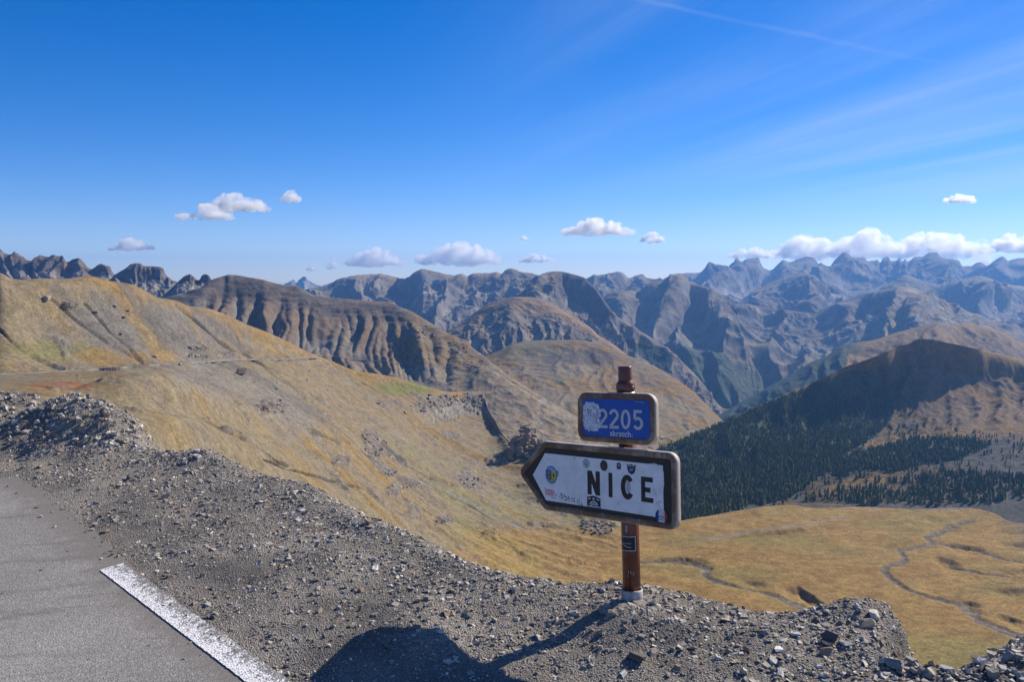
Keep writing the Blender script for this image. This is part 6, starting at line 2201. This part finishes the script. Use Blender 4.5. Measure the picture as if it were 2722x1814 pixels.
sticker(ell(-0.168, 0.474, 0.007, 0.007, 12), FLAT['sticker print white'], s6, SD + 0.0005)
s7 = sticker(ell(0.0455, 0.5530, 0.0150, 0.0365), flat('pale worn oval', (0.46, 0.48, 0.47)), label='worn grey oval sticker inside the letter C')
strokes_mesh(pa, [[(0.045, 0.575), (0.050, 0.556), (0.043, 0.545), (0.052, 0.530)], [(0.052, 0.565), (0.047, 0.540)]], 0.004, SD + 0.0005, flat('worn pink', (0.42, 0.36, 0.36)), 'sticker_print', s7, 0.0003)
# tricolour disc over the lower right corner of the border
s8 = sheet(pa, ell(0.2370, 0.4370, 0.0340, 0.0330), SD + 0.001, flat('sticker white', (0.60, 0.61, 0.63)), 'sticker', arrow, 0.0004)
s8['label'] = 'round blue, white and red sticker over the plate corner'
sheet(pa, arc(0.2370, 0.4370, 0.0340, 0.0330, 118, 242, 18), SD + 0.0015, flat('flag blue', (0.035, 0.045, 0.24)), 'sticker_print', s8, 0.0004)
sheet(pa, arc(0.2370, 0.4370, 0.0340, 0.0330, -58, 58, 18), SD + 0.0015, flat('flag red', (0.36, 0.045, 0.035)), 'sticker_print', s8, 0.0004)
strokes_mesh(pa, [[(0.222, 0.4375), (0.252, 0.4365)], [(0.222, 0.4310), (0.252, 0.4300)], [(0.226, 0.420), (0.249, 0.4195)], [(0.221, 0.458), (0.225, 0.452)], [(0.249, 0.457), (0.253, 0.451)]], 0.0025, SD + 0.0020, M_BLACK, 'sticker_print', s8, 0.0003)

# ---- number plate
pn = panel_frame(-0.6982, -0.0677, -0.0633, 0.102)
NUM = [(-0.2576, 0.7610), (0.2033, 0.7610), (0.2033, 1.0133), (-0.2576, 1.0133)]
NRAD = [0.055] * 4
number = frame_mesh(pn, NUM, NRAD, [(0.11, -0.0405, 0)] + PROF, 'number_panel', root)
PLATE = [(-0.2285, 0.7925), (0.1700, 0.7925), (0.1700, 0.9760), (-0.2285, 0.9760)]
sheet(pn, rounded(NUM, NRAD, 0.029, 6), -0.0085, M_BLUE, 'plate', number, 0.0030)
DD, DW = -0.0053, 0.0145
zt, zb = 0.9315, 0.8345


def digit2(x0, x1):
    cx, r = (x0 + x1) / 2, (x1 - x0 - DW) / 2
    top = arc(cx, zt - DW / 2 - r * 1.08, r, r * 1.08, 172, -28, 18)
    y0 = zb + DW / 2
    return [top + [(x0 + DW * 0.55, y0 + 0.004), (x0 + DW * 0.55, y0)], [(x0 + 0.001, y0), (x1, y0)]]


dg = lambda lines: strokes_mesh(pn, lines, DW, DD, M_DIGIT, 'digit', number, 0.0006)
dg(digit2(-0.1325, -0.0748))
dg(digit2(-0.0645, -0.0070))
dg([arc(0.0330, (zt + zb) / 2, 0.0208, (zt - zb) / 2 - DW / 2, 0, 360, 40)])
y5 = zb + DW / 2 + 0.0235
dg([[(0.1250, zt - DW / 2), (0.0865, zt - DW / 2), (0.0845, 0.8875)], arc(0.1030, 0.8660, 0.0222, 0.0245, 140, -152, 26)])
torn = sheet(pn, rag(-0.170, 0.8880, 0.0530, 0.0720, 0.30, 21, 110), DD + 0.0009, M_TORN, 'sticker_remains', number, 0.0004)
torn['label'] = 'torn whitish paper remains of a sticker'
rr = np.random.default_rng(9)
ink = [[(-0.198, 0.925), (-0.168, 0.922)], [(-0.192, 0.925), (-0.191, 0.912)], [(-0.186, 0.912), (-0.170, 0.910)], [(-0.186, 0.912), (-0.187, 0.895)], [(-0.176, 0.905), (-0.174, 0.890)],
       [(-0.138, 0.915), (-0.118, 0.870)], [(-0.141, 0.905), (-0.142, 0.860)], [(-0.134, 0.856), (-0.126, 0.858)], [(-0.190, 0.823), (-0.168, 0.832)], [(-0.160, 0.944), (-0.155, 0.930)], [(-0.150, 0.94), (-0.147, 0.93)]]
for k in range(18):
    x, y = rr.uniform(-0.215, -0.128), rr.uniform(0.825, 0.935)
    ink.append([(x, y), (x + rr.normal(0, 0.004), y + rr.normal(0, 0.006) + 0.002)])
strokes_mesh(pn, ink, 0.0028, DD + 0.0014, flat('faded ink', (0.05, 0.06, 0.11)), 'worn_lettering', torn, 0.0003)


def text_mesh(place, body, x0, x1, ybase, depth, mat, name, parent, rot=0.0, xh=None):
    cu = bpy.data.curves.new(name, 'FONT')
    cu.body = body
    cu.size = 1.0
    cu.offset = 0.012
    to = bpy.data.objects.new(name, cu)
    COL.objects.link(to)
    dg_ = bpy.context.evaluated_depsgraph_get()
    me = bpy.data.meshes.new_from_object(to.evaluated_get(dg_))
    bpy.data.objects.remove(to)
    bpy.data.curves.remove(cu)
    V = np.array([v.co[:] for v in me.vertices])
    w = V[:, 0].max() - V[:, 0].min()
    k = (x1 - x0) / w
    ky = k if xh is None else xh / V[:, 1].max()
    a, b = (V[:, 0] - V[:, 0].min()) * k, V[:, 1] * ky
    if rot:
        a, b = -b, a
    Wp = place(x0 + a, ybase + b, depth)
    for v, q in zip(me.vertices, Wp):
        v.co = q
    me.name = name
    return link(name, me, mat, parent=parent)


text_mesh(pn, 'skratch', -0.0585, 0.0620, 0.7972, DD + 0.0004, flat('white print', (0.62, 0.64, 0.66)), 'lettering', number, xh=0.0285)
strokes_mesh(pn, [[(0.0690 + 0.004 * math.sin(k * 9), 0.795 + 0.0022 * k), (0.0720, 0.7955 + 0.0022 * k)] for k in range(9)], 0.0012, DD, FLAT['white print'], 'small_lettering', number, 0.0003)
strokes_mesh(pn, [[(0.085, 0.9715), (0.120, 0.9700), (0.138, 0.9650)]], 0.0025, DD, flat('edge wear', (0.42, 0.42, 0.36)), 'scratch', number, 0.0003)

# ---- black label and scratches on the post
def post_patch(h0, h1, a0, a1, r, mat, name, parent, n=14):
    V = []
    for h in (h0, h1):
        for k in range(n):
            V.append(post_pt(h, R(a0 + (a1 - a0) * k / (n - 1)), r)[0])
    return link(name, make_mesh(name, np.array(V), grid_faces(2, n), True), mat, parent=parent)


LB0, LB1, LA0, LA1 = 0.228, 0.300, -165, -62
lab = post_patch(LB0, LB1, LA0, LA1, 0.0446, M_BLACK, 'post_sticker', post)
lab['label'] = 'black sticker with a white outline wrapped round the post'
for h0, h1, a0, a1 in ((LB0, LB0 + 0.003, LA0, LA1), (LB1 - 0.003, LB1, LA0, LA1), (LB0 + 0.003, LB1 - 0.003, LA1 - 4, LA1)):
    post_patch(h0, h1, a0, a1, 0.0449, flat('sticker outline', (0.55, 0.58, 0.62)), 'sticker_outline', lab)
for k in range(8):
    a = -150 + 7.5 * k
    post_patch(0.262, 0.269, a, a + 4.5, 0.0449, flat('dim print', (0.25, 0.28, 0.34)), 'sticker_print', lab, 4)
V = []
for wdt in (-0.0012, 0.0012):
    for k in range(16):
        t_ = k / 15
        V.append(post_pt(0.246 + 0.020 * (1 - t_) ** 2.2 + wdt, R(-158 + 64 * t_), 0.0449)[0])
link('sticker_print', make_mesh('sticker_print', np.array(V), grid_faces(2, 16), True), flat('sticker outline', (0.55, 0.58, 0.62)), parent=lab)
for h, a, dh in ((0.118, -118, 0.012), (0.105, -122, 0.007), (0.115, -102, 0.010), (0.108, -86, 0.016), (0.122, -104, 0.006), (0.098, -120, 0.006)):
    post_patch(h, h + dh, a, a + 5, 0.0444, flat('bare scratch', (0.35, 0.32, 0.30)), 'scratch', post, 4)
post_patch(0.322, 0.355, -128, -112, 0.0444, flat('bare scratch', (0.35, 0.32, 0.30)), 'scratch', post, 5)

# ---- lump of concrete that holds the post
M_CONC = surf_mat('crumbling concrete', (0.20, 0.18, 0.16), 0.95, 0.15, color2=(0.36, 0.33, 0.29), scale=34.0, bump=1.0, bdist=0.02, lo=0.35, hi=0.65)
n1, n2 = 70, 40
th = np.linspace(0, 2 * math.pi, n1, endpoint=False)
V = []
cx_, cy_ = BASE[0] + 0.02, BASE[1] - 0.10
for k in range(n2):
    t_ = k / (n2 - 1)
    rad = 1.0 - t_ if t_ > 0.45 else 0.55 + (0.0)
    prof_r = 1.0 if t_ < 0.45 else (1 - (t_ - 0.45) / 0.55) ** 0.85
    zt_ = -0.24 + 0.232 * min(1, t_ / 0.45)
    rx, ry = 0.17 * prof_r, 0.15 * prof_r
    x = cx_ + rx * np.cos(th) * (1 + 0.35 * fbm(np.cos(th) * 2.2, np.sin(th) * 2.2 + 3 * t_, 4, 901))
    y = cy_ + ry * np.sin(th) * (1 + 0.35 * fbm(np.cos(th) * 2.2 + 9, np.sin(th) * 2.2 + 3 * t_, 4, 903))
    z = BASE[2] + zt_ + 0.034 * fbm(x / 0.05, y / 0.05, 5, 905) * (0.4 + prof_r) - 0.02 * prof_r
    V.append(np.stack([x, y, z], -1))
V = np.array(V)
f = []
for k in range(n2 - 1):
    for i in range(n1):
        f.append((k * n1 + i, k * n1 + (i + 1) % n1, (k + 1) * n1 + (i + 1) % n1, (k + 1) * n1 + i))
footing = link('concrete_footing', make_mesh('concrete_footing', V.reshape(-1, 3), np.array(f), True), M_CONC, label='crumbling lump of concrete and gravel at the foot of the sign post', cat='footing')
# ------------------------------------------------------------------ fair-weather clouds, well beyond the haze
def cloud_mesh(w, h, seed, n):
    """Heaped puffs on a flat base (w wide, h high), pulled into one lumpy skin."""
    r = np.random.default_rng(seed)
    import bmesh
    bm = bmesh.new()
    for k in range(n):
        u = r.uniform(-1, 1)
        low = k < n * 0.5
        env = (1 - abs(u) ** 1.8) ** 0.7
        rad = h * r.uniform(0.17, 0.27) if low else h * r.uniform(0.20, 0.42) * (0.45 + 0.55 * env)
        c = Vector((u * (w / 2 - rad), r.uniform(-0.3, 0.3) * w * 0.4, rad * 0.55 + max(0, h * env - 1.55 * rad) * r.random() ** 1.1))
        if low:
            c.z = rad * 0.6                                   # the long low base
        M = Matrix.Translation(c) @ Matrix.Diagonal((rad * r.uniform(1.0, 1.5), rad * r.uniform(1.0, 1.5), rad, 1))
        bmesh.ops.create_icosphere(bm, subdivisions=2, radius=1.0, matrix=M)
    me = bpy.data.meshes.new('cloud')
    bm.to_mesh(me)
    bm.free()
    return me


def cloud_mat(density, puff):
    m = bpy.data.materials.new('cloud vapour')
    m.use_nodes = True
    n, l = m.node_tree.nodes, m.node_tree.links
    n.clear()
    o = n.new('ShaderNodeOutputMaterial')
    p = n.new('ShaderNodeVolumePrincipled')
    p.inputs['Color'].default_value = (1, 1, 1, 1)
    p.inputs['Anisotropy'].default_value = 0.5
    tcd = nd(n, 'ShaderNodeTexCoord')
    t = nd(n, 'ShaderNodeTexNoise')
    setin(t, Scale=1.0 / puff, Detail=5.0, Roughness=0.62)
    l.new(tcd.outputs['Object'], t.inputs['Vector'])
    r = nd(n, 'ShaderNodeMapRange')
    l.new(t.outputs[0], r.inputs[0])
    r.inputs[1].default_value, r.inputs[2].default_value = 0.40, 0.62
    r.inputs[3].default_value, r.inputs[4].default_value = 0.0, density
    l.new(r.outputs[0], p.inputs['Density'])
    l.new(p.outputs[0], o.inputs['Volume'])
    return m


CLOUDS = [
    ((470, 538, 623, 582), 'lower and left one of the two touching clouds over the left mountains'),
    ((532, 508, 719, 559), 'upper and right one of the two touching clouds over the left mountains'),
    ((745, 492, 802, 535), 'small thin cloud high to the right of the two touching clouds'),
    ((281, 628, 419, 664), 'lone flat-based cloud low over the left rock walls'),
    ((863, 679, 900, 712), 'small round puff at the left end of the central cloud row'),
    ((900, 653, 1085, 706), 'long low cloud left of the big central cloud'),
    ((1099, 637, 1356, 701), 'big heaped cloud above the central brown mountains'),
    ((1370, 670, 1482, 697), 'flat small cloud right of the big central cloud'),
    ((1487, 574, 1688, 623), 'detached cloud high above the pyramid peak'),
    ((1697, 614, 1772, 643), 'small pointed cloud right of the detached one above the pyramid peak'),
    ((1382, 623, 1408, 637), 'tiny wisp of cloud left of the detached cloud'),
    ((814, 703, 842, 719), 'tiny puff just above the far blue tooth of rock'),
    ((1925, 650, 2075, 686), 'low left end of the long cloud bank over the right range'),
    ((2040, 618, 2250, 684), 'second heap from the left in the bank over the right range'),
    ((2190, 600, 2420, 680), 'tall third heap in the bank over the right range'),
    ((2340, 600, 2640, 682), 'widest heap, at the right of the bank over the right range'),
    ((2600, 615, 2790, 668), 'cloud cut by the right border above the blue range'),
    ((2503, 511, 2598, 538), 'lens-shaped cloud alone high at the right'),
    ((2402, 680, 2436, 706), 'small white cloud peeping between the jagged blue summits'),
    ((2604, 676, 2634, 705), 'small cloud behind the ridge near the right border'),
]
for k, ((x0, y0, x1, y1), lab) in enumerate(CLOUDS):
    D = 28000.0 + 900.0 * ((k * 3) % 7)
    c = unproject((x0 + x1) / 2, y1, D)
    w, h = (x1 - x0) * D / F_PX, (y1 - y0) * D / F_PX
    me = cloud_mesh(w, h, 970 + k, int(14 + 40 * min(1.0, w / 2600)))
    o = link('cloud', me, cloud_mat(min(0.03, 6.5 / h), max(60.0, 0.36 * h)), label=lab, cat='cloud', group='small clouds over the mountains', loc=c)
    rm = o.modifiers.new('skin', 'REMESH')
    rm.mode = 'VOXEL'
    rm.voxel_size = max(h / 16, 18)
    tx_ = bpy.data.textures.new('puffs', 'CLOUDS')
    tx_.noise_scale = h * 0.30
    tx_.noise_depth = 4
    dm_ = o.modifiers.new('puffs', 'DISPLACE')
    dm_.texture = tx_
    dm_.texture_coords = 'LOCAL'
    dm_.strength = h * 0.32
    dm_.mid_level = 0.55
# ------------------------------------------------------------------ haze: even air round the whole scene
def haze_box(density):
    x0, x1, y0, y1, z0, z1 = -15200, 15200, -1000, 15700, -761.5, TOP[0] + 4
    v = np.array([[x, y, z] for z in (z0, z1) for y in (y0, y1) for x in (x0, x1)], float)
    f = np.array([[0, 2, 3, 1], [4, 5, 7, 6], [0, 1, 5, 4], [2, 6, 7, 3], [0, 4, 6, 2], [1, 3, 7, 5]])
    m = bpy.data.materials.new('haze')
    m.use_nodes = True
    n, l = m.node_tree.nodes, m.node_tree.links
    n.clear()
    o = n.new('ShaderNodeOutputMaterial')
    p = n.new('ShaderNodeVolumePrincipled')
    p.inputs['Color'].default_value = HAZE_COL
    p.inputs['Density'].default_value = density
    p.inputs['Anisotropy'].default_value = 0.3
    l.new(p.outputs[0], o.inputs['Volume'])
    return link('haze', make_mesh('haze', v, f), m, kind='stuff')


HAZE_COL = (0.19, 0.46, 1.0, 1)
haze_box(4.3e-5)
